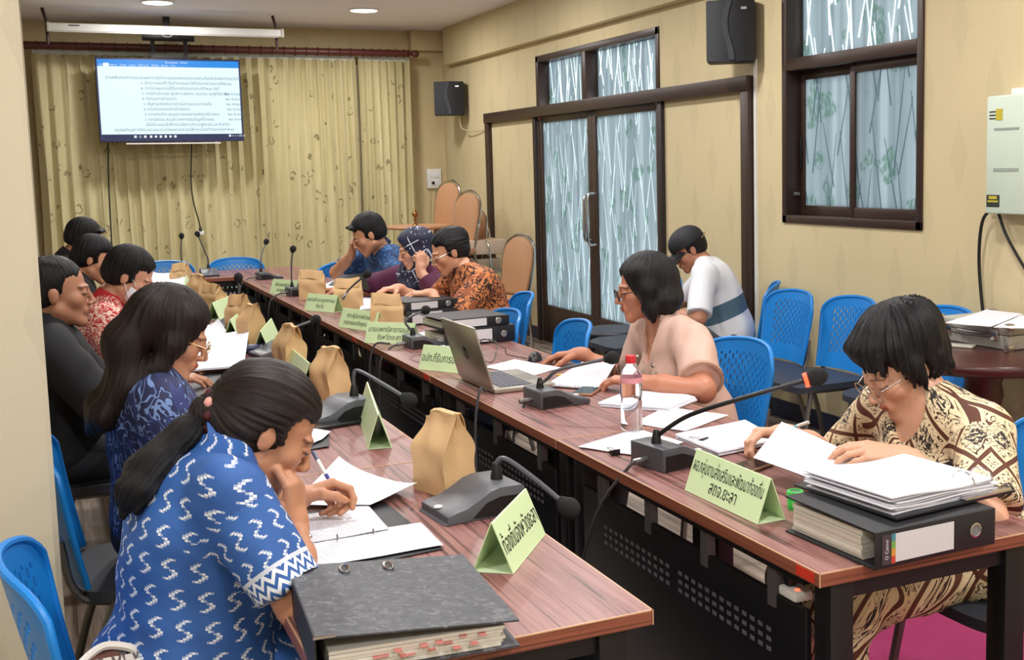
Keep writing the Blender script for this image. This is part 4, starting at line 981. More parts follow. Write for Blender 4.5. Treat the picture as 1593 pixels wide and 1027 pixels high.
# ------------------------------------------------------------------ laptop, mouse, papers, bottle, phones
hn, hf = onz(770, 614), onz(712, 588); sd = onz(853, 601)
d = (hf-hn); ang = math.atan2(d.y, d.x)
lp = thing('laptop', 'silver laptop with round dark logo on its lid', 'laptop', (hn.x, hn.y, TZ+.002), ang)
LW, LD = .355, .235      # local x along hinge (towards far), -y towards the sitter
M_SILV = plain('laptop_silver', (176, 170, 158), .35, .55, var=.02); M_SILVD = plain('laptop_deck', (148, 144, 138), .4, .4, var=.02)
MB().b2((0, -LD, 0), (LW, 0, .017)).build('base', M_SILV, lp, bevel=.004)
MB().b2((.008, -LD+.008, .017), (LW-.008, -.01, .0176)).build('deck', M_SILVD, lp)
keys = MB()
for r in range(6):
    for k in range(15): keys.b2((.025+k*.0205, -.035-r*.0185-.015, .0176), (.025+k*.0205+.0175, -.035-r*.0185, .0196))
kb = MB().b2((.02, -.155, .0176), (LW-.02, -.028, .0180)).build('keyboard_well', plain('key_well', (40, 42, 48), .5), lp); keys.build('keycaps', plain('keycap', (86, 88, 98), .5), kb)['kind'] = 'stuff'
MB().b2((.11, -.225, .0176), (.235, -.165, .0180)).build('touchpad', plain('touchpad', (132, 128, 124), .35, .3), lp)
lean = math.radians(16)
Rl = Matrix.Rotation(-lean, 3, 'X')
def lidp(x, y, z): return Rl @ Vector((x, y, z))+Vector((0, 0, .016))
lid = MB().add([lidp(x, y, z) for x, y, z in ((0, 0, 0), (LW, 0, 0), (LW, .008, 0), (0, .008, 0), (0, 0, .235), (LW, 0, .235), (LW, .008, .235), (0, .008, .235))], [(3,2,1,0),(4,5,6,7),(0,1,5,4),(1,2,6,5),(2,3,7,6),(3,0,4,7)]).build('lid', M_SILV, lp, bevel=.004)
MB().add([lidp(x, -.0008, z) for x, z in ((.008, .012), (LW-.008, .012), (LW-.008, .228), (.008, .228))], [(0, 1, 2, 3)]).build('display', plain('dark_display', (26, 28, 32), .2), lid)
lg = MB().add([lidp(LW*.5+.025*math.cos(a), .0086, .118+.025*math.sin(a)) for a in np.linspace(0, 2*math.pi, 29)[:-1]], [tuple(range(28))]).build('logo_disc', plain('logo_dark', (40, 40, 42), .25), lid)
me = text_mesh('hp', .046, 'CENTER', .35, 1.0); M4 = Matrix.Translation(lidp(LW*.5, .0092, .120)) @ (Rl.to_4x4() @ Matrix.Rotation(math.pi, 4, 'Z') @ Matrix.Rotation(math.pi/2, 4, 'X')); me.transform(M4); link('logo_letters', me, M_SILV, lg)
mp = onz(838, 561)
pxsheet('white paper used as a mouse pad', [(752, 572), (826, 586), (874, 573), (800, 560)], zz=TZ+.001)
t = thing('computer_mouse', 'black computer mouse under the hand of the beige blouse woman', 'mouse', (mp.x-.01, mp.y+.015, TZ+.003), 2.6)
MB().grid(lambda u, v: ((u-.5)*.058*math.sin(math.pi*min(1, max(.0, v*.96+.02)))**.35, (v-.5)*.105, .034*math.sin(math.pi*v)**.5*math.cos((u-.5)*2.9)**.6 if abs(u-.5) < .5 else 0), 12, 14).build('shell', M_BLACK2, t, smooth=True)
MB().box((0, .03, .029), (.006, .018, .008)).build('scroll_wheel', M_GREY, t, bevel=.002)
q = mp
lpc = [(q.x-.04, q.y+.03, TZ+.008), (q.x-.1, q.y+.10, TZ+.02), (q.x-.14, q.y+.03, TZ+.06), (q.x-.16, q.y+.22, TZ+.075), (q.x-.2, q.y+.18, TZ+.02), (q.x-.22, q.y-.02, TZ+.015), (q.x-.17, q.y+.05, TZ+.03), (q.x-.12, q.y+.2, TZ+.07), (q.x-.2, q.y+.3, TZ+.05), (q.x-.26, q.y+.1, TZ+.01)]
tag(MB().tube(bez(lpc, 80), .0022, 6).build('mouse_cable', M_CABLEB, smooth=True), 'thin looped black mouse cable behind the laptop screen', 'cable')
# papers in front of the beige woman
pxsheet('printed pages fanned before the beige blouse woman', [(850, 603), (935, 608), (962, 566), (905, 572)], zz=TZ+.004, m=M_PRINT, curl=.01, stack=3, name='document')
pxsheet('stack of white pages under the elbow of the beige blouse woman', [(931, 633), (1040, 641), (1083, 624), (1005, 604)], zz=TZ+.002, stack=5, name='paper_stack')
pxsheet('loose white sheet right of the water bottle', [(985, 660), (1066, 672), (1134, 647), (1035, 634)], zz=TZ+.001)
pxsheet('white clipped document lying left of the red lit microphone', [(900, 697), (1000, 712), (1062, 690), (990, 669)], zz=TZ+.002, stack=2, name='document')
pxsheet('white document stack with black clip before the cream batik woman', [(1052, 683), (1118, 711), (1215, 690), (1160, 661)], zz=TZ+.002, stack=6, name='paper_stack')
for lb, px, s, az in (('black binder clip on the thick paper stack', (1092, 692), 1.0, .5), ('black binder clip on the clipped document', (956, 708), .8, .1)):
    c = onz(*px)
    t = thing('binder_clip', lb, 'clip', (c.x, c.y, TZ+.0), az)
    MB().prism([(-.016*s, -.012*s, 0), (-.016*s, .012*s, .004), (-.016*s, .012*s, .014*s), (-.016*s, -.012*s, .022*s)], (.032*s, 0, 0)).build('clip_body', M_BLACK2, t)
    MB().tube([(-.008*s, .01*s, .016*s), (-.006*s, .04*s, .018*s), (.006*s, .04*s, .018*s), (.008*s, .01*s, .016*s)], .0012, 6).build('wire_arm', M_CHROME, t, smooth=True)
a, b = onz(868, 586), onz(905, 581)
t = thing('pencil', 'yellow pencil lying above the printed pages', 'pencil', ((a.x+b.x)/2, (a.y+b.y)/2, TZ+.006), math.atan2((b-a).y, (b-a).x))
MB().tube([(-.06, 0, 0), (.055, 0, 0)], .004, 6).build('barrel', plain('pencil_yellow', (222, 186, 70), .5), t); MB().tube([(.055, 0, 0), (.07, 0, 0)], [.004, .0006], 6).build('tip', plain('wood_tip', (220, 190, 150), .6), t)
def phone(px, ang, label, case=(176, 128, 96), glass=(54, 62, 66)):
    c = onz(*px)
    t = thing('smartphone', label, 'phone', (c.x, c.y, TZ+.001), ang)
    MB().b2((-.038, -.078, 0), (.038, .078, .009)).build('phone_body', plain('phone_case_%d' % case[0], case, .35, .3), t, bevel=.004); MB().b2((-.034, -.074, .009), (.034, .074, .0096)).build('screen_glass', plain('phone_glass_%d' % glass[0], glass, .08), t)
    return t
phone((915, 610), 2.4, 'smartphone with copper case behind the microphone of the beige blouse woman')
phone((1160, 731), 1.95, 'smartphone with gold rim lying near the turned page', (150, 120, 90), (40, 40, 40))
# bottle
c = onz(983, 672)
t = thing('water_bottle', 'clear plastic water bottle with red cap on the right table', 'bottle', (c.x, c.y, TZ+.001))
def _clear(name, tint, rough=.05):
    m = NT(name); m.color(tint); m.set(Roughness=rough); m.put(m.bsdf.inputs['Transmission Weight'], 1.0); m.put(m.bsdf.inputs['IOR'], 1.25); return m.m
prof = [(.028, 0), (.0325, .006), (.033, .02), (.0315, .03), (.033, .04), (.0315, .052), (.033, .064), (.0315, .076), (.033, .088), (.030, .10), (.033, .112), (.0335, .15), (.033, .165), (.028, .185), (.018, .203), (.0135, .209), (.0135, .222)]
MB().lathe(prof, n=32, caps=True).build('bottle_wall', _clear('clear_pet', (.93, .97, 1.0)), t, smooth=True)
MB().lathe([(.0155, .208), (.0157, .212), (.0157, .228), (.0145, .231)], n=24).build('cap', plain('red_cap', (206, 40, 50), .4), t, smooth=True)
MB().lathe([(.0338, .150), (.0340, .152), (.0336, .163), (.0330, .166)], n=32, caps=False).build('label_band', plain('red_label', (226, 150, 160), .4, var=.4, vscale=160), t, smooth=True)
# green jar
c = onz(1237, 792)
t = thing('green_jar', 'small bright green round jar between name tent and big binder', 'jar', (c.x, c.y, TZ))
M_GJ = plain('green_plastic', (58, 182, 74), .35)
MB().lathe([(.017, 0), (.018, .004), (.018, .026), (.0165, .028)], n=24).build('jar_body', M_GJ, t, smooth=True); MB().lathe([(.0195, .026), (.0195, .042), (.018, .0435), (.013, .0435), (.0128, .041)], n=24).build('lid', M_GJ, t, smooth=True); MB().lathe([(.0128, .0405), (.0125, .0412)], n=20).build('lid_centre', plain('jar_grey', (96, 110, 100), .4), t)
# papers before headscarf woman
pxsheet('thick white paper bundle before the headscarf woman', [(560, 488), (640, 480), (640, 466), (565, 470)], zz=TZ+.01, stack=6, name='paper_stack')
pxsheet('white papers sticking out left of the laptop lid', [(652, 520), (695, 545), (712, 528), (690, 515)], zz=TZ+.002, stack=3, name='paper_stack')
pxsheet('white documents under the dark folder of the blue polo man', [(500, 447), (555, 470), (575, 452), (520, 438)], zz=TZ+.002, stack=3, name='paper_stack')
c = [onz(512, 442, TZ+.02), onz(574, 452, TZ+.02)]
page_held('dark open folder standing before the blue polo man', ony(510, 444, 7.55), ony(575, 452, 6.9), ony(568, 425, 7.05), ony(530, 428, 7.6), .0, M_BINDER)
# power strip under the near right table
t = thing('power_strip', 'white power adapter with small red light at the panel end', 'power strip', (1.36, 1.97, .637), 0.0)
MB().b2((-.02, -.035, 0), (.025, .03, .022)).build('strip_body', M_WHITE, t, bevel=.006); MB().lathe([(.006, 0), (.005, .003)], (-.005, -.02, .022), 12).build('pilot_light', emis('red_pilot', (255, 90, 60), 3.0), t); MB().b2((-.012, .002, .022), (.01, .022, .045)).build('black_plug', M_BLACK2, t, bevel=.004)
# loose microphone leads hanging off the right row and across the gap
def lead(label, pts): tag(MB().tube(bez(pts, 40), .005, 7).build('microphone_lead', M_CABLE, smooth=True), label, 'cable')
a = onz(805, 618); lead('grey lead hanging from the laptop microphone down to the floor', [(1.33, a.y+.02, TZ+.03), (1.30, a.y, TZ+.035), (1.27, a.y-.03, .65), (1.24, a.y-.12, .35), (1.22, a.y-.2, .05)])
a = onz(620, 540); lead('grey lead hanging down in front of the third right panel', [(1.36, a.y, TZ+.02), (1.29, a.y+.02, TZ+.01), (1.26, a.y, .6), (1.24, a.y-.1, .2), (1.23, a.y-.15, .03)])
# patterned handbag on the nearest chair
hb_ = thing('handbag', 'white handbag with grey letter pattern wedged on the lower left chair', 'handbag', (.045, 2.25, .47), .35)
def _mk():
    t = NT('monogram_canvas'); o = t.sep(t.coord('Object')); u = t.math('MULTIPLY', o[0], 26); v = t.math('MULTIPLY', o[2], 34)
    fu = t.math('FRACT', t.math('ADD', u, t.math('MULTIPLY', t.math('FLOOR', v), .5))); fv = t.math('FRACT', v)
    zig = t.math('ABSOLUTE', t.math('SUBTRACT', t.math('PINGPONG', t.math('MULTIPLY', fu, 4), 1.0), t.math('SUBTRACT', 1.15, fv)))
    m = t.math('MULTIPLY', t.math('LESS_THAN', zig, .28), t.math('MULTIPLY', t.math('GREATER_THAN', fv, .25), t.math('LESS_THAN', fu, .66)))
    t.color(t.mix(m, lin((232, 226, 216)), lin((104, 100, 100)))); t.set(Roughness=.5); return t.m
MB().grid(lambda u, v: (.085*math.cos(2*math.pi*u)*(1-.25*v), .05*math.sin(2*math.pi*u)*(1-.55*v), .0+.20*v+.006*math.sin(12*u+6*v)), 28, 10).build('bag_shell', _mk(), hb_, smooth=True, solid=.003)
MB().tube(bez([(-.05, 0, .18), (-.045, .0, .20), (0, .01, .215), (.045, .0, .20), (.05, 0, .18)], 24), .008, 8).build('strap', plain('strap_white', (222, 216, 206), .5), hb_, smooth=True)
MB().b2((-.03, -.02, .16), (.02, .015, .205)).build('wallet', plain('wallet_brown', (96, 58, 48), .5), hb_, bevel=.006)
# ------------------------------------------------------------------ people: smooth implicit surfaces
V3 = lambda *a: np.array(a, dtype=np.float64)
def unit(v): v = np.asarray(v, float); return v/(np.linalg.norm(v)+1e-12)
class Field:
    def __init__(s): s.p = []
    def cap(s, a, b, r0, r1=None, k=.02, sub=False, cut=None):
        """cut: (point, normal): keep the side where (x-point).normal < 0"""
        s.p.append(('c', np.asarray(a, float), np.asarray(b, float), r0, r0 if r1 is None else r1, k, sub, cut)); return s
    def ell(s, c, r, R=None, k=.02, sub=False, cut=None):
        s.p.append(('e', np.asarray(c, float), np.asarray(r, float), np.eye(3) if R is None else np.asarray(R, float), None, k, sub, cut)); return s
    def chain(s, pts, rs, k=.01):
        for i in range(len(pts)-1): s.cap(pts[i], pts[i+1], rs[i], rs[i+1], k)
        return s
    @staticmethod
    def dist(p, X, Y, Z):
        if p[0] == 'c':
            a, b, r0, r1 = p[1], p[2], p[3], p[4]; ab = b-a; L = ab@ab+1e-12
            px, py, pz = X-a[0], Y-a[1], Z-a[2]
            t = np.clip((px*ab[0]+py*ab[1]+pz*ab[2])/L, 0, 1)
            d = np.sqrt((px-t*ab[0])**2+(py-t*ab[1])**2+(pz-t*ab[2])**2)-(r0+(r1-r0)*t)
        else:
            c, r, R = p[1], p[2], p[3]; q = (X-c[0], Y-c[1], Z-c[2])
            l = [q[0]*R[0, i]+q[1]*R[1, i]+q[2]*R[2, i] for i in range(3)]
            k0 = np.sqrt(sum((l[i]/r[i])**2 for i in range(3)))+1e-9; k1 = np.sqrt(sum((l[i]/r[i]**2)**2 for i in range(3)))+1e-9
            d = k0*(k0-1)/k1
        if p[7] is not None:
            pt, n = p[7]; d = np.maximum(d, (X-pt[0])*n[0]+(Y-pt[1])*n[1]+(Z-pt[2])*n[2])
        return d
    def bb(s, p):
        if p[0] == 'c':
            r = max(p[3], p[4]); return np.minimum(p[1], p[2])-r, np.maximum(p[1], p[2])+r
        e = np.sqrt(((p[3]*p[2][None, :])**2).sum(1)); return p[1]-e, p[1]+e
    def at(s, P):
        d = np.full(len(P), 10.0)
        for p in s.p:
            e = Field.dist(p, P[:, 0], P[:, 1], P[:, 2]); d = s.comb(d, e, p)
        return d
    @staticmethod
    def comb(d, e, p):
        k = p[5]
        if p[6]:
            h = np.clip(.5-.5*(d+e)/k, 0, 1); return d*(1-h)-e*h+k*h*(1-h)
        h = np.clip(.5+.5*(d-e)/k, 0, 1); return d*(1-h)+e*h-k*h*(1-h)
    def grid(s, vox, lo=None, hi=None):
        add = [p for p in s.p if not p[6]]
        if lo is None:
            b = [s.bb(p) for p in add]; lo = np.min([x[0] for x in b], 0)-3*vox; hi = np.max([x[1] for x in b], 0)+3*vox
        n = np.ceil((hi-lo)/vox).astype(int)+1
        ax = [lo[i]+vox*np.arange(n[i]) for i in range(3)]
        D = np.full(n, .5, dtype=np.float32)
        for p in s.p:
            a, b = s.bb(p); m = p[5]+4*vox+.006; i0 = np.clip(((a-m-lo)/vox).astype(int), 0, n); i1 = np.clip(((b+m-lo)/vox).astype(int)+2, 0, n)
            if (i1 <= i0).any(): continue
            sl = tuple(slice(i0[i], i1[i]) for i in range(3))
            X = ax[0][sl[0]][:, None, None]; Y = ax[1][sl[1]][None, :, None]; Z = ax[2][sl[2]][None, None, :]
            D[sl] = Field.comb(D[sl], Field.dist(p, X, Y, Z), p)
        return D, lo
    def mesh(s, vox, lo=None, hi=None):
        D, o = s.grid(vox, lo, hi); return surfnet(D, o, vox)
def surfnet(D, org, vox):
    I = D < 0; n = np.array(D.shape)
    c = np.zeros(n-1, np.uint8)
    for dx in (0, 1):
        for dy in (0, 1):
            for dz in (0, 1): c += I[dx:n[0]-1+dx, dy:n[1]-1+dy, dz:n[2]-1+dz]
    act = (c > 0) & (c < 8); ijk = np.argwhere(act); idx = np.full(c.shape, -1, np.int64); idx[act] = np.arange(len(ijk))
    acc = np.zeros((len(ijk), 3)); cnt = np.zeros(len(ijk))
    cor = [(x, y, z) for x in (0, 1) for y in (0, 1) for z in (0, 1)]
    dv = {q: D[ijk[:, 0]+q[0], ijk[:, 1]+q[1], ijk[:, 2]+q[2]].astype(float) for q in cor}
    for a in cor:
        for axn in range(3):
            if a[axn]: continue
            b = list(a); b[axn] = 1; b = tuple(b); x = (dv[a] < 0) != (dv[b] < 0)
            t = np.where(x, dv[a]/(dv[a]-dv[b]+1e-12), 0)
            for k in range(3): acc[:, k] += np.where(x, a[k]+(t if k == axn else 0), 0)
            cnt += x
    V = org+(ijk+acc/np.maximum(cnt, 1)[:, None])*vox
    F = []
    for axn in range(3):
        o1, o2 = (axn+1) % 3, (axn+2) % 3
        s0 = [slice(1, -1)]*3; s1 = [slice(1, -1)]*3; s0[axn] = slice(0, -1); s1[axn] = slice(1, None)
        A, B = I[tuple(s0)], I[tuple(s1)]
        for flip, m in ((False, A & ~B), (True, ~A & B)):
            e = np.argwhere(m)
            if not len(e): continue
            e[:, o1] += 1; e[:, o2] += 1
            q = []
            for u, v in ((-1, -1), (0, -1), (0, 0), (-1, 0)):
                w = e.copy(); w[:, o1] += u; w[:, o2] += v; q.append(idx[w[:, 0], w[:, 1], w[:, 2]])
            q = np.stack(q, 1)
            F.append(q[:, ::-1] if flip else q)
    return V, np.concatenate(F) if F else np.zeros((0, 4), int)
def npmesh(name, V, F, mat, parent, origin, col=None, uv=None, period=None, uv0=None, per0=None, mask=None):
    me = bpy.data.meshes.new(name); n, m = len(V), len(F)
    me.vertices.add(n); me.vertices.foreach_set('co', (V-origin).astype(np.float32).ravel())
    me.loops.add(m*4); me.loops.foreach_set('vertex_index', F.astype(np.int32).ravel())
    me.polygons.add(m); me.polygons.foreach_set('loop_start', np.arange(0, m*4, 4, dtype=np.int32))
    me.polygons.foreach_set('use_smooth', np.ones(m, bool)); me.update(calc_edges=True)
    if col is not None:
        a = me.color_attributes.new('Col', 'FLOAT_COLOR', 'POINT'); a.data.foreach_set('color', np.c_[col, np.ones(n)].astype(np.float32).ravel())
    if uv is not None:
        U = uv[F]                                          # m,4,2
        if period is not None:
            per = period[F][:, :1].copy()
            if mask is not None:
                mf = mask[F]; mx = (mf.min(1) != mf.max(1)); U[mx] = uv0[F[mx]]; per[mx] = per0
            du = U[:, :, 0]-U[:, :1, 0]; U[:, :, 0] -= np.round(du/per)*per
        l = me.uv_layers.new(name='UVMap'); l.data.foreach_set('uv', U.reshape(-1, 2).astype(np.float32).ravel())
    return link(name, me, mat, parent)
def vnormals(V, F):
    N = np.zeros_like(V); fn = np.cross(V[F[:, 2]]-V[F[:, 0]], V[F[:, 3]]-V[F[:, 1]])
    for k in range(4): np.add.at(N, F[:, k], fn)
    return N/(np.linalg.norm(N, axis=1, keepdims=True)+1e-12)
def wrinkle(P, seed, amp=.0035, f=1.0):
    r = np.random.default_rng(seed); o = np.zeros(len(P)); w = P.copy()
    for i in range(3): w = w+.02*np.sin(w[:, [1, 2, 0]]*9*f+r.uniform(0, 6, 3))
    for i in range(6):
        d = unit(r.normal(size=3)*V3(1, 1, .8)); o += np.sin((w@d)*r.uniform(28, 75)*f+r.uniform(0, 6))*r.uniform(.3, 1)
    return np.sign(o)*np.abs(o/2.2)**1.3*amp
def keep(V, F, m):
    """keep faces whose vertices all satisfy mask m"""
    fk = m[F].all(1); F = F[fk]; u = np.unique(F); r = np.full(len(V), -1); r[u] = np.arange(len(u)); return V[u], r[F]
def ik(sh, wr, l1, l2, pole):
    sh, wr = np.asarray(sh, float), np.asarray(wr, float); d = wr-sh; L = np.linalg.norm(d)
    if L > (l1+l2)*.995: wr = sh+d/L*(l1+l2)*.995; d = wr-sh; L = np.linalg.norm(d)
    a = (l1*l1-l2*l2+L*L)/(2*L); h = math.sqrt(max(0, l1*l1-a*a)); u = d/L; p = np.asarray(pole, float); p = unit(p-u*(p@u))
    return sh+u*a+p*h, wr
def skin_mat(name, rgb):
    t = NT(name); at = t.node('ShaderNodeAttribute', attribute_name='Col'); f = t.noise(t.coord('Object'), 40, 3)
    c = t.mix(1.0, at.outputs['Color'], lin(rgb), 'MULTIPLY'); b = t.mix(t.math('MULTIPLY', f, .06), c, (.30, .12, .08))
    t.color(b); t.set(Roughness=.48); t.put(t.bsdf.inputs['Subsurface Weight'], .06); t.bsdf.inputs['Subsurface Radius'].default_value = (.02, .008, .004); t.bsdf.inputs['Subsurface Scale'].default_value = .3
    return t.m
def hair_mat(name, c0, c1):
    t = NT(name); uv = t.sep(t.coord('UV')); v = t.comb(t.math('MULTIPLY', uv[0], 34), t.math('MULTIPLY', uv[1], 1.6), 0)
    n = t.noise(v, 1.0, 4, .65); t.color(t.ramp(n, [(.3, c0), (.7, c1)])); t.set(Roughness=.45); t.put(t.bsdf.inputs['Specular IOR Level'], .28)
    t.bump(t.noise(t.comb(t.math('MULTIPLY', uv[0], 60), t.math('MULTIPLY', uv[1], 2.2), 0), 1.0, 3), .55, .006); return t.m
M_HAIR = hair_mat('black_hair', (6, 6, 8), (26, 25, 28)); M_HAIRB = hair_mat('brown_black_hair', (9, 7, 7), (44, 32, 28))
def hand(f, wrist, dirv, back, right, curl=.35, spread=.06, thumb=(.5, .6), s=1.0, fing=None):
    """five fingered hand: dirv along the fingers, back = dorsal normal, right hand or left"""
    Y = unit(dirv); Z = unit(np.asarray(back, float)-Y*(np.asarray(back, float)@Y)); X = np.cross(Y, Z)*(-1 if right else 1)   # thumb side
    W_ = np.asarray(wrist, float); L = lambda x, y, z: W_+(X*x+Y*y+Z*z)*s
    kn = [(.027, .088, .002), (.009, .092, .005), (-.009, .088, .003), (-.026, .079, -.002)]
    ln = [(.042, .025, .021), (.046, .029, .022), (.042, .027, .021), (.033, .020, .019)]; rr = [.0088, .009, .0086, .0077]
    for i, (k, l) in enumerate(zip(kn, ln)):
        f.cap(L(k[0]*.55, .006, 0), L(*k), .0155*s, .0112*s, .012*s)
        p = np.array(k); a = 0; pts = [p]; sp = (1.5-i)*spread; cu = fing[i] if fing else (curl*(1+.12*i),)*3
        for j in range(3):
            a += cu[j]; d = V3(math.sin(sp)*math.cos(a), math.cos(sp)*math.cos(a), -math.sin(a)); p = p+d*l[j]; pts.append(p)
        f.chain([L(*q) for q in pts], [rr[i]*1.12*s, rr[i]*s, rr[i]*.92*s, rr[i]*.78*s], .0035*s)
    t0, t1 = thumb; p0 = V3(.018, .018, -.004); p1 = p0+V3(math.sin(t0+.35), math.cos(t0+.35), -.35)*.040; p2 = p1+unit(V3(math.sin(t0), math.cos(t0), -.25-t1*.5))*.030; p3 = p2+unit(V3(math.sin(t0-t1*.6), math.cos(t0-t1*.6), -.25-t1*.6))*.024
    f.chain([L(*p0), L(*p1), L(*p2), L(*p3)], [.0155*s, .012*s, .0105*s, .0085*s], .007*s)
    f.cap(L(0, -.02, 0), L(0, .02, 0), .022*s, .024*s, .015*s)
class Head:
    def __init__(s, c, fwd, up, sc=1.0):
        s.c = np.asarray(c, float); s.F = unit(fwd); u = np.asarray(up, float); s.U = unit(u-s.F*(u@s.F)); s.R = np.cross(s.F, s.U); s.s = sc; s.M = np.stack([s.R, s.F, s.U], 1)
    def w(s, x, y, z): return s.c+(s.R*x+s.F*y+s.U*z)*s.s
    def loc(s, P): return (P-s.c)@s.M/s.s
    def build(h, f, female=True):
        s = h.s; E = lambda c, r, k=.02, sub=False: f.ell(h.w(*c), np.array(r)*s, h.M, k*s, sub); C = lambda a, b, r0, r1, k=.015: f.cap(h.w(*a), h.w(*b), r0*s, r1*s, k*s)
        E((0, -.014, .034), (.074, .092, .080)); E((0, .030, -.030), (.060, .060, .072), .03)
        jw = .042 if female else .049
        for x in (-1, 1):
            C((x*jw, .002, -.058), (x*.012, .070, -.096), .022, .020, .02); E((x*.040, .056, -.022), (.024, .022, .022), .02)
            E((x*.0745, -.010, -.010), (.008, .0165, .027), .005); E((x*.078, -.018, -.002), (.006, .011, .018), .004)
            E((x*.031, .096, .004), (.018, .011, .010), .010, True); E((x*.031, .078, .002), (.0145, .0135, .0125), .004)
            C((x*.012, .086, .022), (x*.044, .073, .022), .007, .005, .014); E((x*.012, .100, -.034), (.008, .009, .007), .005)
        E((0, .076, -.099), (.018, .015, .015), .015); C((0, .089, .012), (0, .108, -.024), .0065, .0095, .009); E((0, .110, -.029), (.010, .010, .009), .006)
        E((0, .086, -.060), (.024, .014, .020), .012)
        C((-.018, .090, -.058), (0, .098, -.056), .0045, .006, .005); C((.018, .090, -.058), (0, .098, -.056), .0045, .006, .005); C((-.015, .089, -.066), (.015, .089, -.066), .0055, .0055, .006); E((0, .096, -.0665), (.011, .0055, .0055), .004)
    def paint(h, P, col, lips=(.78, .42, .42), brow=True):
        L = h.loc(P); x, y, z = np.abs(L[:, 0]), L[:, 1], L[:, 2]
        face = y > .045
        lip = face & (x < .021-.25*np.abs(z+.061)) & (np.abs(z+.0615) < .0105) & (y > .080); col[lip] *= V3(*lips)
        ln = face & (x < .017) & (np.abs(z+.0615) < .0022); col[ln] *= .45
        if brow:
            bz = .0235-.25*np.maximum(0, x-.036); b = face & (x > .012) & (x < .050) & (np.abs(z-bz) < .0034); col[b] *= V3(.36, .32, .32)
        ez = .0015-.45*np.maximum(0, np.abs(x-.031)-.004)*(np.abs(x-.031)); e = face & (np.abs(x-.031) < .016) & (np.abs(z-(-.001)) < .0030); col[e] *= .26
        eb = face & (np.abs(x-.031) < .019) & (z > .001) & (z < .016); col[eb] *= .88
        nz = face & (x < .011) & (np.abs(z+.038) < .0035) & (y > .095); col[nz] *= .62
        chk = np.exp(-((x-.040)**2+(z+.03)**2)/.0005)*face; col *= 1-chk[:, None]*V3(.0, .09, .10)
        return col
def hairmesh(name, f, H, mat, parent, origin, vox=.0045, amp=.0022, seed=0, ax=None, line=None):
    V, F = f.mesh(vox); N = vnormals(V, F); L = H.loc(V)
    a = unit(ax if ax is not None else V3(0, -.35, 1)); b = unit(np.cross(a, V3(1, 0, 0))); c = np.cross(a, b); q = L-V3(0, -.02, .03)
    az = np.arctan2(q@c, q@b); po = np.arccos(np.clip((q@a)/(np.linalg.norm(q, axis=1)+1e-9), -1, 1)); far = np.linalg.norm(q, axis=1)
    if line is not None:
        a = unit(line[1]-line[0]); b = unit(np.cross(a, V3(.1, 1, .2))); c = np.cross(a, b); q = V-line[0]; az = np.arctan2(q@c, q@b); far = q@a; po = far*3+1
    r = np.random.default_rng(seed); d = np.zeros(len(V))
    for k in range(7): d += np.sin(az*r.uniform(14, 46)+np.sin(po*2.2+r.uniform(0, 6))*1.2+r.uniform(0, 6))
    V = V+N*(d/4*amp*np.clip(po*2.2, 0, 1))[:, None]
    return npmesh(name, V, F, mat, parent, origin, uv=np.c_[az, po+far*2.5], period=np.full(len(V), 2*np.pi))
def glasses(H, mat, parent, origin, r=.021, thick=.0016, lens=True):
    mb = MB(); W_ = lambda x, y, z: Vector(H.w(x, y, z)-origin)
    for x in (-1, 1):
        mb.tube([W_(x*.033+r*1.12*math.cos(a), .107-.012*abs(.033+x*r*0+r*1.1*math.cos(a)*x*x-.02)*1.0, -.004+r*math.sin(a)) for a in np.linspace(0, 2*math.pi, 25)], thick, 6, False)
        mb.tube([W_(x*.056, .099, .004), W_(x*.073, .06, .004), W_(x*.080, .0, .004), W_(x*.080, -.02, -.008)], thick, 6)
    mb.tube([W_(-.012, .108, .0), W_(0, .111, .004), W_(.012, .108, .0)], thick, 6)
    return mb.build('glasses', mat, parent, smooth=True)
SKIN = {}
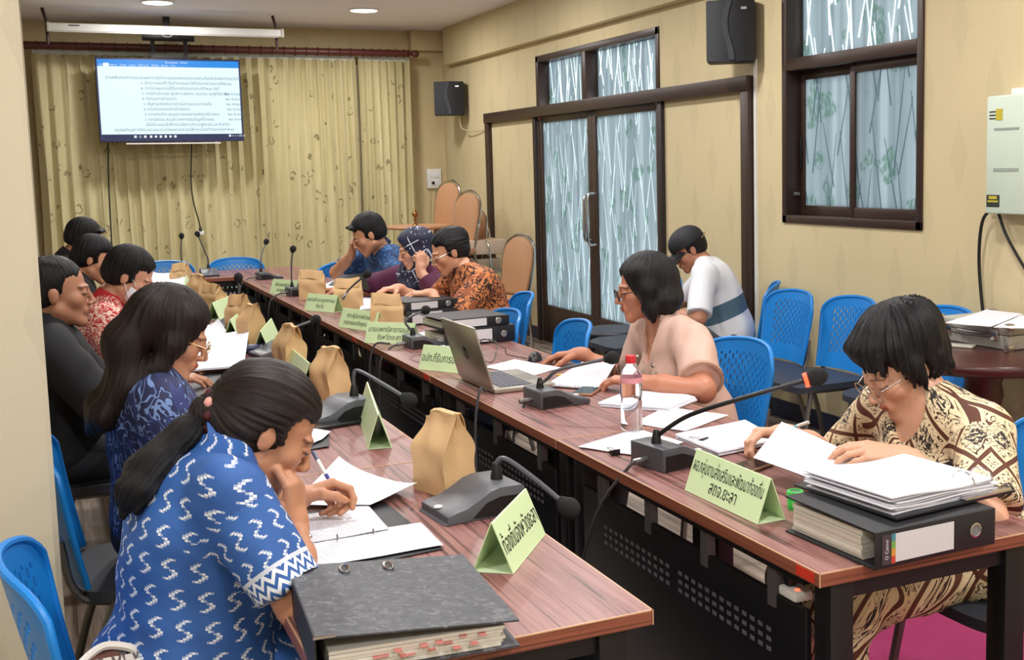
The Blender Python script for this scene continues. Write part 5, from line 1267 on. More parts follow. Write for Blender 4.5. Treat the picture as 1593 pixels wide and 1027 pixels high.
def person(label, hip, chest, neck, head, look, rt, wr, elb, hdir, hback, top, skin=(205, 150, 118), face_up=(0, 0, 1), female=True, sw=.175, bulk=1.0, belly=1.0, bust=.6,
           curl=(.35, .35), fing=(None, None), thumbs=((.5, .6), (.5, .6)), sleeve=.72, slack=.017, vox=.0075, hvox=.0036, topmat=None, bottom=None, knees=None, skirt=False, vneck=0.0, collar=None, cuff=None,
           hsc=1.0, armr=1.0, name='person', lips=(.80, .46, .46), wamp=.0035, noleg=False, hand_s=1.0, tail=.0, arml=(.285, .245), flare=1.15):
    hip, chest, neck, head = [np.asarray(q, float) for q in (hip, chest, neck, head)]; rt = unit(rt); org = V3(hip[0], hip[1], 0)
    root = thing(name, label, 'person', org)
    up = unit(neck-hip); fw = unit(np.cross(up, rt)); fw = fw if True else fw
    T = np.stack([rt, fw, up], 1)
    H = Head(head, look, face_up, hsc)
    upc = unit(neck-chest*.5-hip*.5); sh = {s: neck-upc*.055+rt*s*sw-fw*.0 for s in (-1, 1)}
    el, wrs = {}, {}
    for i, s in enumerate((-1, 1)): el[s], wrs[s] = ik(sh[s], wr[i], arml[0], arml[1], elb[i])
    def torso(f, g):
        Tc = np.stack([rt, unit(np.cross(unit(neck-chest), rt)), unit(neck-chest)], 1); mid = hip*.5+chest*.5+fw*.01
        f.ell(hip+up*.01, V3(.172*bulk+g, .125*bulk*belly+g, .13+g), T, .05); f.ell(mid, V3(.150*bulk*belly+g, .115*bulk*belly+g, .16+g), T, .07)
        f.ell(chest, V3(.158*bulk+g, .112*bulk+g, .165+g), Tc, .06); f.cap(sh[-1]+rt*.01, sh[1]-rt*.01, .053+g, None, .05)
        f.ell((sh[-1]+sh[1])/2-upc*.05-fw*.015, V3(sw+.01+g, .085*bulk+g, .085+g), T, .05)
        for s in (-1, 1):
            f.cap(neck+up*.025, sh[s]-rt*s*.03+upc*.012, .034+g*.3, .038+g*.6, .045)
            if bust: f.ell(chest+Tc[:, 1]*(.070+.02*bust)+rt*s*.072-Tc[:, 2]*.03, V3(.066, .058+.02*bust, .064)+g, Tc, .05)
    B = Field(); torso(B, -.008)
    B.cap(neck-up*.03, H.w(0, -.022, -.055), .056*(1 if female else 1.1), .049*(1 if female else 1.12), .03); H.build(B, female)
    for i, s in enumerate((-1, 1)):
        B.cap(sh[s], el[s], .046*armr, .039*armr, .03); B.cap(el[s], wrs[s]*.6+el[s]*.4, .039*armr, .034*armr, .02); B.cap(wrs[s]*.6+el[s]*.4, wrs[s], .034*armr, .0245, .02)
        hand(B, wrs[s], hdir[i], hback[i], s > 0, curl[i], fing=fing[i], thumb=thumbs[i], s=hand_s)
    # coarse body + fine head and hands, one mesh
    fine = [(head+H.F*.01, .165)]+[(wrs[s]+unit(hdir[i])*.07, .125) for i, s in enumerate((-1, 1))]
    V, F = B.mesh(vox); m = np.ones(len(V), bool)
    for c, r in fine: m &= np.linalg.norm(V-c, axis=1) > r-vox*1.2
    parts = [keep(V, F, m)]
    for c, r in fine:
        v2, f2 = B.mesh(hvox, c-r-.01, c+r+.01)
        if len(f2): parts.append(keep(v2, f2, np.linalg.norm(v2-c, axis=1) < r))
    Vs, Fs, o = [], [], 0
    for v, f in parts: Vs.append(v); Fs.append(f+o); o += len(v)
    V, F = np.concatenate(Vs), np.concatenate(Fs); col = H.paint(V, np.ones((len(V), 3)), lips)
    if skin not in SKIN: SKIN[skin] = skin_mat('skin_%d' % skin[0], skin)
    npmesh('body', V, F, SKIN[skin], root, org, col)
    # garment
    S = Field(); torso(S, slack*.72)
    if tail: S.ell(hip-up*tail*.5, V3(.19*bulk+slack, .15*bulk*belly+slack, .10+tail), T, .06)
    ends = {}
    for s in (-1, 1):
        if sleeve <= 1:
            e = sh[s]+(el[s]-sh[s])*sleeve; d = unit(el[s]-sh[s]); S.cap(sh[s], e+d*.03, .056*armr+slack*.8, (.049*armr+slack*flare), .035, cut=(e, d)); ends[s] = (e, d, .049*armr+slack*flare)
        else:
            S.cap(sh[s], el[s], .056*armr+slack, .047*armr+slack, .035); e = el[s]+(wrs[s]-el[s])*(sleeve-1); d = unit(wrs[s]-el[s]); S.cap(el[s], e+d*.02, .047*armr+slack, .034*armr+slack*1.0, .025, cut=(e, d)); ends[s] = (e, d, .034*armr+slack)
    if vneck: S.ell(neck+fw*(.05+.02)-up*.01, V3(.062, .075, .03+vneck), T, .008, True)
    S.cap(neck+up*.005, neck+up*.14, .050, .056, .006, True)
    V, F = S.mesh(vox*.9); N = vnormals(V, F); V = V+N*wrinkle(V, len(label), wamp)[:, None]
    # uv: around the trunk or the sleeve
    q = V-hip; x, y, z = q@rt, q@fw, q@up; uv = np.c_[np.arctan2(x, -y)*.165, z]; per = np.full(len(V), 2*np.pi*.165)
    zone = np.zeros(len(V)); uv0 = uv.copy(); per0 = 2*np.pi*.165; msk = np.zeros(len(V))
    for s in (-1, 1):
        ax = unit(el[s]-sh[s]); b = unit(np.cross(ax, fw)); c = np.cross(ax, b); q = V-sh[s]; t = q@ax; rad = np.linalg.norm(q-np.outer(t, ax), axis=1)
        lat = (V-neck)@rt*s
        m = (rad < .098*armr+slack) & (t > .035) & (lat > sw-.045-.25*np.clip(t, 0, .4))
        uv[m] = np.c_[np.arctan2(q@c, q@b)*.075, -t][m]; per[m] = 2*np.pi*.075; msk[m] = s+3; zone[m] = np.clip(t[m]/(arml[0]*sleeve), 0, 1)
    col = np.c_[zone, (V-hip)@up, np.zeros(len(V))]
    npmesh(top, V, F, topmat, root, org, col, uv, per, uv0, per0, msk)
    if collar:
        cm, rad, hgt = collar; mb = MB(); nb = neck+up*.012; nd = unit(H.w(0, -.022, -.055)-neck); bx = rt; by = unit(np.cross(nd, rt))
        ring = lambda a, r, h: Vector(nb+(bx*math.sin(a)*r+by*math.cos(a)*r*1.0)+nd*h-org-fw*0)
        A = np.linspace(.22, 2*math.pi-.22, 40); mb.grid(lambda u, v: ring(.22+u*(2*math.pi-.44), rad+.012*v*(1-v)*4*.3+.020*max(0, v-.5)*2, hgt*(1-abs(2*v-1))*1.0-.006-.03*max(0, v-.5)*2), 36, 8)
        mb.build('collar', cm, root, smooth=True, solid=.003)
    if cuff:
        for s in (-1, 1):
            e, d, r = ends[s]; R = Vector(d).to_track_quat('Z', 'Y').to_matrix(); MB().lathe([(r*.96, -cuff[1]), (r*1.035, -cuff[1]), (r*1.035, .001), (r*.9, .002)], Vector(e-org), 40, R, False).build('sleeve_band', cuff[0], root, smooth=True)
    if bottom and not noleg:
        P = Field(); kn = knees or [hip+fw*0+V3(*(unit(V3(fw[0], fw[1], 0))*.42))+rt*s*.10+V3(0, 0, -.06) for s in (-1, 1)]
        P.ell(hip-V3(0, 0, .015), V3(.178*bulk, .135*bulk, .115), np.stack([rt, unit(V3(fw[0], fw[1], 0)), V3(0, 0, 1)], 1), .05)
        for i, s in enumerate((-1, 1)):
            k_ = np.asarray(kn[i], float); hj = hip+rt*s*.085-V3(0, 0, .03); ft = k_*V3(1, 1, 0)+V3(0, 0, .10)+unit(V3(fw[0], fw[1], 0))*.03
            P.cap(hj, k_, .088*bulk, .066, .05); P.cap(k_, ft, .064, .048, .03)
        if skirt:
            P.cap((np.asarray(kn[0])+kn[1])/2, hip, .09, .10, .08); P.cap(np.asarray(kn[0]), np.asarray(kn[1]), .07, .07, .06)
        V, F = P.mesh(vox*1.2); N = vnormals(V, F); V = V+N*wrinkle(V, len(label)+3, .004)[:, None]
        q = V-hip; npmesh('skirt' if skirt else 'trousers', V, F, bottom, root, org, None, np.c_[(V@rt), (V@fw)+V[:, 2]], None)
        for i, s in enumerate((-1, 1)):
            k_ = np.asarray(kn[i], float); g = unit(V3(fw[0], fw[1], 0)); ft = k_*V3(1, 1, 0)+g*.03; sf = Field(); sf.cap(ft+V3(0, 0, .05)-g*.03, ft+V3(0, 0, .035)+g*.14, .042, .034, .02).cap(ft+V3(0, 0, .06), ft+V3(0, 0, .11), .04, .042, .02)
            v, f2 = sf.mesh(.01); npmesh('shoe', v, f2, M_BLACK2, root, org)
    return root, H, org, dict(sh=sh, el=el, wr=wrs, fw=fw, up=up, rt=rt, ends=ends)
# --- hair pieces in head space
def cap_hair(H, t=.013, top=.072, back=-.07, temple=True, ear=True, wide=.090, sd=1.0):
    """scalp hair: shell over the skull with the face, ears and neck cut away; top = height of the hairline"""
    f = Field(); s = H.s
    f.ell(H.w(0, -.022, .036), V3(.077+t*sd, .095+t*(.5+.5*sd), .083+t)*s, H.M, .02); f.ell(H.w(0, -.05, -.02), V3(.066+t*.6, .055+t*.6, .055)*s, H.M, .03)
    f.ell(H.w(0, .116, -.03), V3(wide, .084, .042+top)*s, H.M, .010, True)                       # face opening
    for x in (-1, 1):
        f.ell(H.w(x*.080, .036, -.066), V3(.045, .046, .055)*s, H.M, .010, True)
        if temple: f.ell(H.w(x*.088, .080, .024), V3(.052, .064, .066)*s, H.M, .012, True)
        if ear: f.ell(H.w(x*.092, -.010, -.03), V3(.026, .021, .045)*s, H.M, .008, True)
    if back: f.ell(H.w(0, -.02, -.16), V3(.12, .12, .16+back)*s, H.M, .015, True)
    return f
def locks(f, H, spots, seed=0, l=.035, r=.012):
    """tapered hair locks: spots = (x, y, z, dx, dy, dz) root and direction in head space"""
    rr = random.Random(seed)
    for x, y, z, dx, dy, dz in spots:
        k = l*rr.uniform(.6, 1.3); d = unit(V3(dx+rr.uniform(-.25, .25), dy+rr.uniform(-.15, .15), dz+rr.uniform(-.2, .2)))
        p = V3(x, y, z); f.cap(H.w(*p), H.w(*(p+d*k)), r*H.s, .0015, .010)
# ------------------------------------------------------------------ garment cloth
def cloth_ikat():
    t = NT('blue_ikat'); uv = t.sep(t.coord('UV')); at = t.node('ShaderNodeAttribute', attribute_name='Col'); zn = t.sep(at.outputs['Vector'])[0]
    def smot(cw, ch, n):
        r = t.math('FLOOR', t.math('DIVIDE', uv[1], ch)); u = t.math('ADD', t.math('DIVIDE', uv[0], cw), t.math('MULTIPLY', r, .37)); ci = t.math('FLOOR', u)
        fu = t.math('FRACT', u); fv = t.math('FRACT', t.math('DIVIDE', uv[1], ch))
        qu = t.math('DIVIDE', t.math('ADD', t.math('FLOOR', t.math('MULTIPLY', fu, n)), .5), n); qv = t.math('DIVIDE', t.math('ADD', t.math('FLOOR', t.math('MULTIPLY', fv, n+4)), .5), n+4)
        sc = t.math('MULTIPLY_ADD', t.math('SINE', t.math('MULTIPLY', t.math('SUBTRACT', qv, .5), 10.6)), -.21, .5)
        a = t.math('LESS_THAN', t.math('ABSOLUTE', t.math('SUBTRACT', qu, sc)), .12)
        b = t.math('MULTIPLY', t.math('GREATER_THAN', qv, .13), t.math('LESS_THAN', qv, .87))
        ck = t.math('FRACT', t.math('MULTIPLY', t.math('ADD', t.math('FLOOR', t.math('MULTIPLY', fu, n)), t.math('FLOOR', t.math('MULTIPLY', fv, n+4))), .5))
        ck = t.math('ADD', t.math('MULTIPLY', t.math('LESS_THAN', ck, .25), .55), .45)
        return t.math('MULTIPLY', t.math('MULTIPLY', a, b), ck)
    m = smot(.045, .057, 10)
    zz = t.math('ABSOLUTE', t.math('SUBTRACT', t.math('FRACT', t.math('ADD', t.math('MULTIPLY', uv[1], 46), t.math('PINGPONG', t.math('MULTIPLY', uv[0], 60), .8))), .5))
    zig = t.math('LESS_THAN', zz, .26)
    band = t.math('GREATER_THAN', zn, .80); line = t.math('MULTIPLY', t.math('GREATER_THAN', zn, .76), t.math('LESS_THAN', zn, .80))
    m = t.math('ADD', t.math('MULTIPLY', m, t.math('LESS_THAN', zn, .76)), t.math('ADD', t.math('MULTIPLY', zig, band), t.math('MULTIPLY', line, .8)))
    n = t.noise(t.coord('UV'), 9, 3)
    c = t.mix(n, lin((34, 74, 140)), lin((52, 104, 178)))
    t.color(t.mix(m, c, lin((224, 230, 236)))); t.set(Roughness=.7); t.bump(t.noise(t.coord('UV'), 60, 2), .1, .003); return t.m
def cloth_noise(name, base, fg, scale=30, thr=.52, fg2=None, dist=2.0, detail=1, hem=None, streak=1.0):
    t = NT(name); v = t.coord('UV', (1, streak, 1)); n = t.noise(v, scale, detail, .5, dist); at = t.node('ShaderNodeAttribute', attribute_name='Col'); zn = t.sep(at.outputs['Vector'])[0]
    m = t.math('LESS_THAN', t.math('ABSOLUTE', t.math('SUBTRACT', n, .5)), thr-.5) if thr < .62 else t.math('GREATER_THAN', n, .5)
    c = t.mix(m, lin(base), lin(fg))
    if fg2: c = t.mix(t.math('GREATER_THAN', t.noise(v, scale*.6, 1, .5, 1.0), .6), c, lin(fg2))
    if hem:
        h = t.math('GREATER_THAN', zn, .72); w = t.math('LESS_THAN', t.math('ABSOLUTE', t.math('SUBTRACT', t.noise(v, 70, 1, .5, 2), .5)), .05); c = t.mix(h, c, t.mix(w, lin(hem[0]), lin(hem[1])))
    t.color(c); t.set(Roughness=.72); return t.m
def cloth_lattice():
    t = NT('cream_brown_batik'); uv = t.sep(t.coord('UV'))
    wob = t.math('MULTIPLY', t.math('SUBTRACT', t.noise(t.coord('UV'), 14, 1), .5), .03)
    def band(sg):
        q = t.math('ADD', t.math('DIVIDE', t.math('ADD', uv[0], t.math('MULTIPLY', uv[1], sg)), .135), wob)
        return t.math('ABSOLUTE', t.math('SUBTRACT', t.math('FRACT', q), .5))
    a, b = band(.8), band(-.8); bd = t.math('MAXIMUM', t.math('LESS_THAN', a, .055), t.math('LESS_THAN', b, .055)); rim = t.math('MAXIMUM', t.math('LESS_THAN', a, .11), t.math('LESS_THAN', b, .11))
    n = t.noise(t.coord('UV'), 38, 1, .5, 2.4); sq = t.math('LESS_THAN', t.math('ABSOLUTE', t.math('SUBTRACT', n, .5)), .042)
    cen = t.math('GREATER_THAN', t.math('MINIMUM', a, b), .30); blot = t.math('MULTIPLY', cen, t.math('GREATER_THAN', t.noise(t.coord('UV'), 60, 1, .5, 1.5), .47))
    c = t.mix(sq, lin((236, 218, 180)), lin((70, 44, 34))); c = t.mix(blot, c, lin((52, 44, 44))); c = t.mix(t.math('MULTIPLY', rim, .8), c, lin((234, 214, 176))); c = t.mix(bd, c, lin((92, 50, 34)))
    t.color(c); t.set(Roughness=.7); return t.m
def cloth_scarf():
    t = NT('navy_white_scarf'); o = t.sep(t.coord('Object', (1, 1, 1), (0, .5, .4)))
    def ln(v, s): return t.math('LESS_THAN', t.math('ABSOLUTE', t.math('SUBTRACT', t.math('FRACT', t.math('MULTIPLY', v, s)), .5)), .045)
    g = t.math('MULTIPLY', t.math('MAXIMUM', ln(o[0], 14), ln(o[2], 14)), t.math('GREATER_THAN', t.noise(t.coord('Object'), 9, 1), .5)); sp = t.math('GREATER_THAN', t.noise(t.coord('Object'), 60, 2), .67)
    t.color(t.mix(t.math('MAXIMUM', g, sp), lin((24, 28, 58)), lin((196, 204, 220)))); t.set(Roughness=.6); return t.m
M_IKAT = cloth_ikat(); M_NAVYB = cloth_noise('navy_batik', (30, 36, 78), (112, 140, 196), 46, .535, (40, 52, 108), 1.0, 1, ((70, 110, 170), (170, 200, 230)), streak=.5)
M_REDB = cloth_noise('red_batik', (184, 36, 44), (236, 206, 190), 42, .56, None, 2.2, 1, ((120, 96, 62), (60, 44, 34))); M_ORB = cloth_noise('orange_batik', (54, 28, 20), (208, 128, 76), 34, .7, (150, 82, 46), 2.4)
M_LATT = cloth_lattice(); M_SCARF = cloth_scarf(); M_BEIGE = plain('beige_blouse', (206, 172, 157), .75, var=.04, vscale=7); M_JACK = plain('black_jacket', (15, 17, 24), .75, var=.2, vscale=20); M_BLK = plain('black_shirt', (18, 18, 23), .8, var=.15)
M_POLO = cloth_noise('blue_polo', (30, 66, 116), (70, 120, 176), 24, .53, (24, 50, 92), 1.5); M_PURP = plain('plum_cloth', (84, 28, 62), .75, var=.15, vscale=14); M_SLATE = plain('slate_trousers', (72, 80, 88), .8, var=.15, vscale=14); M_DARKTR = plain('dark_trousers', (30, 32, 42), .8)
def _tee():
    t = NT('white_tee'); o = t.sep(t.coord('UV')); at = t.node('ShaderNodeAttribute', attribute_name='Col'); h = t.sep(at.outputs['Vector'])[1]
    b = t.math('MULTIPLY', t.math('GREATER_THAN', h, .10), t.math('LESS_THAN', h, .20)); sl = t.math('LESS_THAN', t.sep(at.outputs['Vector'])[0], .02)
    t.color(t.mix(t.math('MULTIPLY', b, sl), lin((226, 228, 234)), lin((76, 104, 122)))); t.set(Roughness=.75); return t.m
M_TEE = _tee(); M_GOLD = plain('gold_wire', (176, 150, 110), .3, .8); M_SPEC = plain('dark_spectacle', (50, 42, 40), .35); M_WIRE = plain('silver_wire', (200, 196, 190), .25, .9)
RTL, RTR = (0, -1, 0), (0, 1, 0)
def arr(*v): return V3(*v)
# ---- 1. woman in blue ikat, lower left
root, H, org, J = person('woman in blue patterned shirt with ponytail bending over her papers at lower left', (.205, 2.40, .56), (.225, 2.39, .83), (.285, 2.385, 1.0), (.372, 2.375, 1.03), (.80, .02, -.60), RTL,
    [(.455, 2.60, .815), (.405, 2.31, .835)], [(-.2, .8, -.5), (-.05, -1.0, -.55)], [(.9, .22, .12), (.06, .16, 1.0)], [(-.1, .5, .8), (.75, -.65, -.1)], 'shirt', (196, 140, 108), (0, 0, 1), True, .180, 1.12, 1.06, .7,
    curl=(.75, .6), fing=((((.7, .9, .5), (.95, 1.1, .7), (1.1, 1.2, .8), (1.2, 1.2, .8))), ((.55, .9, .5), (.55, 1.0, .5), (.6, 1.0, .5), (.65, 1.0, .5))), thumbs=((.1, .7), (.25, .5)), sleeve=.86, slack=.014, vox=.006, hvox=.0028, topmat=M_IKAT, bottom=M_IKAT, skirt=True, armr=1.02, collar=(M_IKAT, .054, .020), wamp=.005, tail=.03, arml=(.235, .22))
f = cap_hair(H, .015, .090, back=-.085); tie = arr(.262, 2.385, 1.075)
f.cap(H.w(0, -.06, .04), tie, .062, .028, .03); f.cap(H.w(0, -.05, -.0), tie, .055, .028, .03)
hairmesh('hair', f, H, M_HAIRB, root, org, .004, ax=V3(0, 1, .15))
f = Field(); f.chain([tie, arr(.215, 2.365, 1.042), arr(.155, 2.345, .995), arr(.112, 2.335, .95), arr(.092, 2.33, .905)], [.022, .028, .031, .028, .008], .02); f.chain([arr(.18, 2.38, 1.02), arr(.13, 2.37, .98), arr(.10, 2.36, .92)], [.024, .026, .008], .02); f.chain([arr(.17, 2.33, 1.0), arr(.13, 2.31, .955), arr(.115, 2.305, .915)], [.018, .018, .006], .02)
hairmesh('ponytail', f, H, M_HAIR, root, org, .004, .003, line=(tie, arr(.10, 2.34, .92)))
R = Vector(tie-arr(.372, 2.375, 1.06)).to_track_quat('Z', 'Y').to_matrix(); mb = MB(); mb2 = MB()
for k in range(9):
    a = k*2*math.pi/9; p = Vector(tie-org)+R @ Vector((.038*math.cos(a), .038*math.sin(a), 0)); (mb if k % 2 else mb2).lathe([(.001, -.011), (.009, -.007), (.0125, 0), (.009, .007), (.001, .011)], p, 10, R)
mb.build('hair_tie_beads', plain('pink_bead', (232, 168, 160), .35), root, smooth=True); mb2.build('hair_tie_band', plain('maroon_band', (70, 22, 30), .5), root, smooth=True)
pn = arr(.53, 2.60, .845); pd = unit(arr(.16, -.03, -.10)*1.0+arr(-.30, .06, .0)*0)
t = thing('ballpoint_pen', 'blue and white pen in the writing hand of the woman in blue', 'pen', Vector(onz(510, 742, .83)))
a, b = Vector(ony(487, 703, 2.68)), Vector(ony(524, 768, 2.60)); o = t.location
MB().tube([a-o, a.lerp(b, .55)-o], .0045, 8).build('barrel', M_WHITE, t, smooth=True); MB().tube([a.lerp(b, .55)-o, b-o], [.005, .0022], 8).build('grip', plain('pen_blue', (44, 52, 150), .35), t, smooth=True); MB().tube([a-o, a.lerp(b, .2)-o], .0052, 8).build('cap_end', plain('pen_navy', (40, 46, 90), .3), t, smooth=True)
MB().tube([Vector(J['wr'][1]-org)+Vector((.030*math.cos(a_), .030*math.sin(a_), -.02+.004*math.cos(a_))) for a_ in np.linspace(0, 2*math.pi, 20)], .003, 6, False).build('bracelet', M_CHROME, root, smooth=True)
# ---- 2. woman in navy batik with long hair
root, H, org, J = person('woman with long dark hair and round glasses in navy batik on the left', (.235, 3.47, .56), (.235, 3.46, .83), (.245, 3.46, .985), (.295, 3.46, 1.10), (.85, -.06, -.46), RTL,
    [(.47, 3.66, .83), (.385, 3.40, .825)], [(-.2, .7, -.7), (-.1, -.8, -.7)], [(.9, -.1, .1), (.95, .1, .15)], [(0, .3, 1), (.1, -.3, 1)], 'blouse', (206, 152, 122), (0, 0, 1), True, .175, 1.0, .95, .6, sleeve=1.2, slack=.018, vox=.007, hvox=.0032, topmat=M_NAVYB, bottom=M_DARKTR)
f = cap_hair(H, .018, .074, back=0, ear=False, temple=False)
for s in (-1, 1): f.chain([H.w(s*.070, .012, .06), H.w(s*.086, .012, -.02), H.w(s*.090, .0, -.10), H.w(s*.090, -.035, -.19)], [.028, .026, .028, .022], .03)
for x in (-.06, -.02, .02, .06): f.chain([H.w(x, -.075, .03), H.w(x*1.25, -.105, -.07), arr(.165, 3.46-x*1.5, .97), arr(.10, 3.46-x*1.6, .90), arr(.07, 3.46-x*1.3, .86)], [.05, .045, .042, .034, .012], .035)
hairmesh('hair', f, H, M_HAIRB, root, org, .0048, .003); glasses(H, M_GOLD, root, org, .0225, .0013)
# ---- 3. man in black jacket
root, H, org, J = person('man in black jacket with cropped hair partly hidden by the pillar', (-.02, 4.64, .56), (-.03, 4.63, .86), (-.02, 4.62, 1.01), (.022, 4.61, 1.135), (.98, -.08, -.10), RTL,
    [(.36, 4.82, .80), (.36, 4.48, .80)], [(-.2, .5, -1), (-.2, -.5, -1)], [(1, -.1, 0), (1, .1, 0)], [(0, 0, 1), (0, 0, 1)], 'jacket', (176, 124, 98), (0, 0, 1), False, .205, 1.15, 1.05, 0, sleeve=1.75, slack=.022, vox=.0085, hvox=.0036, topmat=M_JACK, bottom=M_DARKTR, collar=(M_JACK, .064, .05), hsc=1.04, armr=1.15)
hairmesh('hair', cap_hair(H, .007, .092, back=-.045, sd=.3), H, M_HAIR, root, org, .004, .001)
# ---- 4. woman in red batik with mask
root, H, org, J = person('woman in red and cream batik wearing a white face mask', (.08, 5.57, .56), (.15, 5.56, .84), (.215, 5.545, .985), (.315, 5.52, 1.105), (.80, -.14, -.55), RTL,
    [(.46, 5.74, .81), (.42, 5.42, .80)], [(-.2, .6, -1), (-.2, -.6, -.8)], [(1, -.1, 0), (1, .1, 0)], [(0, 0, 1), (0, 0, 1)], 'blouse', (206, 152, 126), (0, 0, 1), True, .18, 1.12, 1.05, .8, sleeve=.95, slack=.018, vox=.0085, hvox=.0036, topmat=M_REDB, bottom=M_DARKTR, collar=(M_REDB, .058, .05))
f = cap_hair(H, .015, .090, back=-.085); f.ell(H.w(0, -.085, -.01), V3(.05, .035, .05), H.M, .02); hairmesh('hair', f, H, M_HAIR, root, org, .0045)
f = Field(); f.ell(H.w(0, .045, -.052), V3(.070, .074, .056), H.M, .01, cut=(H.w(0, .028, 0), -H.F)); f.cap(H.w(0, .10, -.02), H.w(0, .108, -.06), .016, .018, .03); v, q = f.mesh(.004); npmesh('face_mask', v, q, plain('mask_white', (228, 226, 236), .8), root, org)
for s in (-1, 1): MB().tube([Vector(H.w(s*.064, .05, -.02)-org), Vector(H.w(s*.076, .0, .015)-org), Vector(H.w(s*.08, -.03, .0)-org), Vector(H.w(s*.066, .045, -.075)-org)], .0018, 6).build('mask_loop', MATS['mask_white'], root, smooth=True)
# ---- 5. woman in black behind
root, H, org, J = person('woman in black with tied back hair between red batik woman and curtain', (.06, 7.05, .56), (.10, 7.04, .84), (.14, 7.03, .985), (.225, 7.0, 1.095), (.86, -.16, -.40), RTL,
    [(.42, 7.2, .80), (.42, 6.85, .80)], [(-.2, .6, -1), (-.2, -.6, -1)], [(1, 0, 0), (1, 0, 0)], [(0, 0, 1), (0, 0, 1)], 'blouse', (206, 150, 120), (0, 0, 1), True, .18, 1.0, 1.0, .6, sleeve=.8, vox=.010, hvox=.0045, topmat=M_BLK, bottom=M_DARKTR)
f = cap_hair(H, .014, .090, back=-.08); f.ell(H.w(0, -.10, -.03), V3(.04, .03, .05), H.M, .02); hairmesh('hair', f, H, M_HAIR, root, org, .005)
# ---- 6. far man in black
root, H, org, J = person('farthest man on the left in black shirt with thick black hair', (.03, 8.05, .58), (.07, 8.04, .88), (.11, 8.03, 1.04), (.205, 8.0, 1.155), (.85, -.1, -.45), RTL,
    [(.42, 8.2, .80), (.42, 7.85, .80)], [(-.2, .6, -1), (-.2, -.6, -1)], [(1, 0, 0), (1, 0, 0)], [(0, 0, 1), (0, 0, 1)], 'shirt', (190, 136, 106), (0, 0, 1), False, .20, 1.05, 1.0, 0, sleeve=.8, vox=.010, hvox=.0045, topmat=M_BLK, bottom=M_DARKTR, collar=(M_BLK, .062, .045))
f = cap_hair(H, .018, .086, back=-.05, sd=.5); locks(f, H, [(x, .062, .100-abs(x)*.3, .1, .8, .3) for x in np.linspace(-.05, .05, 8)], 4, .03, .012)
hairmesh('hair', f, H, M_HAIR, root, org, .005)
# ---- 7. man in blue polo
root, H, org, J = person('man in blue polo resting his face on his hand at the right row', (2.14, 7.70, .56), (2.05, 7.64, .87), (1.975, 7.585, 1.035), (1.875, 7.50, 1.135), (-.84, .16, -.50), RTR,
    [(1.72, 7.22, .79), (1.80, 7.66, 1.00)], [(.0, -.8, -.6), (-.3, .9, -.6)], [(-.9, .3, 0), (.05, -.25, .9)], [(0, 0, 1), (-.8, .5, .1)], 'polo_shirt', (196, 142, 110), (0, 0, 1), False, .205, 1.12, 1.05, 0, curl=(.4, .9), sleeve=.85, slack=.02, vox=.009, hvox=.0036, topmat=M_POLO, bottom=M_DARKTR, collar=(plain('navy_collar', (26, 40, 84), .7), .066, .05), hsc=1.05, armr=1.12)
f = cap_hair(H, .018, .086, back=-.05, sd=.4); locks(f, H, [(x, .066, .098-abs(x)*.3, .1, .8, .35) for x in np.linspace(-.05, .05, 8)], 3, .028, .012)
hairmesh('hair', f, H, M_HAIR, root, org, .0045)
# ---- 8. woman in headscarf
root, H, org, J = person('woman in navy headscarf and plum dress resting her cheek on her fist', (2.17, 6.92, .55), (2.09, 6.86, .83), (2.02, 6.80, .97), (1.955, 6.70, 1.085), (-.92, .12, -.34), RTR,
    [(1.93, 6.53, .965), (1.62, 7.36, .80)], [(.2, -.7, -.7), (.2, .5, -.9)], [(.12, .12, 1), (-.6, .7, -.1)], [(.2, -.9, .1), (0, .2, 1)], 'dress', (214, 160, 132), (0, 0, 1), True, .18, 1.10, 1.05, .7, curl=(1.0, .4), sleeve=1.75, slack=.02, vox=.009, hvox=.0036, topmat=M_PURP, bottom=M_PURP, armr=1.05)
f = Field(); f.ell(H.w(0, -.016, .030), V3(.094, .112, .100), H.M, .02); f.cap(H.w(0, -.03, -.06), arr(2.04, 6.82, .94), .090, .120, .05); f.ell(arr(1.99, 6.78, .93), V3(.13, .15, .10), None, .05); f.ell(H.w(0, .085, -.012), V3(.062, .075, .092), H.M, .012, True)
v, q = f.mesh(.007); v = v+vnormals(v, q)*wrinkle(v, 4, .005)[:, None]; npmesh('headscarf', v, q, M_SCARF, root, org)
e, d, r = J['ends'][1]; MB().lathe([(r*1.05, -.07), (r*1.1, -.068), (r*1.1, .01), (r*.9, .012)], Vector(e-org), 30, Vector(d).to_track_quat('Z', 'Y').to_matrix(), False).build('cuff', M_SCARF, root, smooth=True)
# ---- 9. woman in orange batik
root, H, org, J = person('woman in orange and black batik with hair bun and glasses', (2.19, 6.10, .56), (2.125, 6.08, .84), (2.06, 6.10, .99), (1.985, 6.16, 1.095), (-.90, .10, -.40), RTR,
    [(1.83, 6.02, .885), (1.76, 6.40, .885)], [(.3, -.75, -.6), (.2, .6, -.8)], [(-.85, .5, 0), (-.9, -.25, 0)], [(0, 0, 1), (0, 0, 1)], 'blouse', (212, 156, 126), (0, 0, 1), True, .185, 1.14, 1.05, .7, sleeve=.80, slack=.02, vox=.0085, hvox=.0034, topmat=M_ORB, bottom=M_DARKTR, collar=(M_ORB, .060, .05), armr=1.12)
f = cap_hair(H, .012, .096, back=-.085); f.ell(H.w(0, -.085, .050), V3(.062, .05, .055), H.M, .02); hairmesh('hair', f, H, M_HAIR, root, org, .0045, .0025, ax=V3(0, 1, .2)); glasses(H, M_WIRE, root, org, .021, .0016)
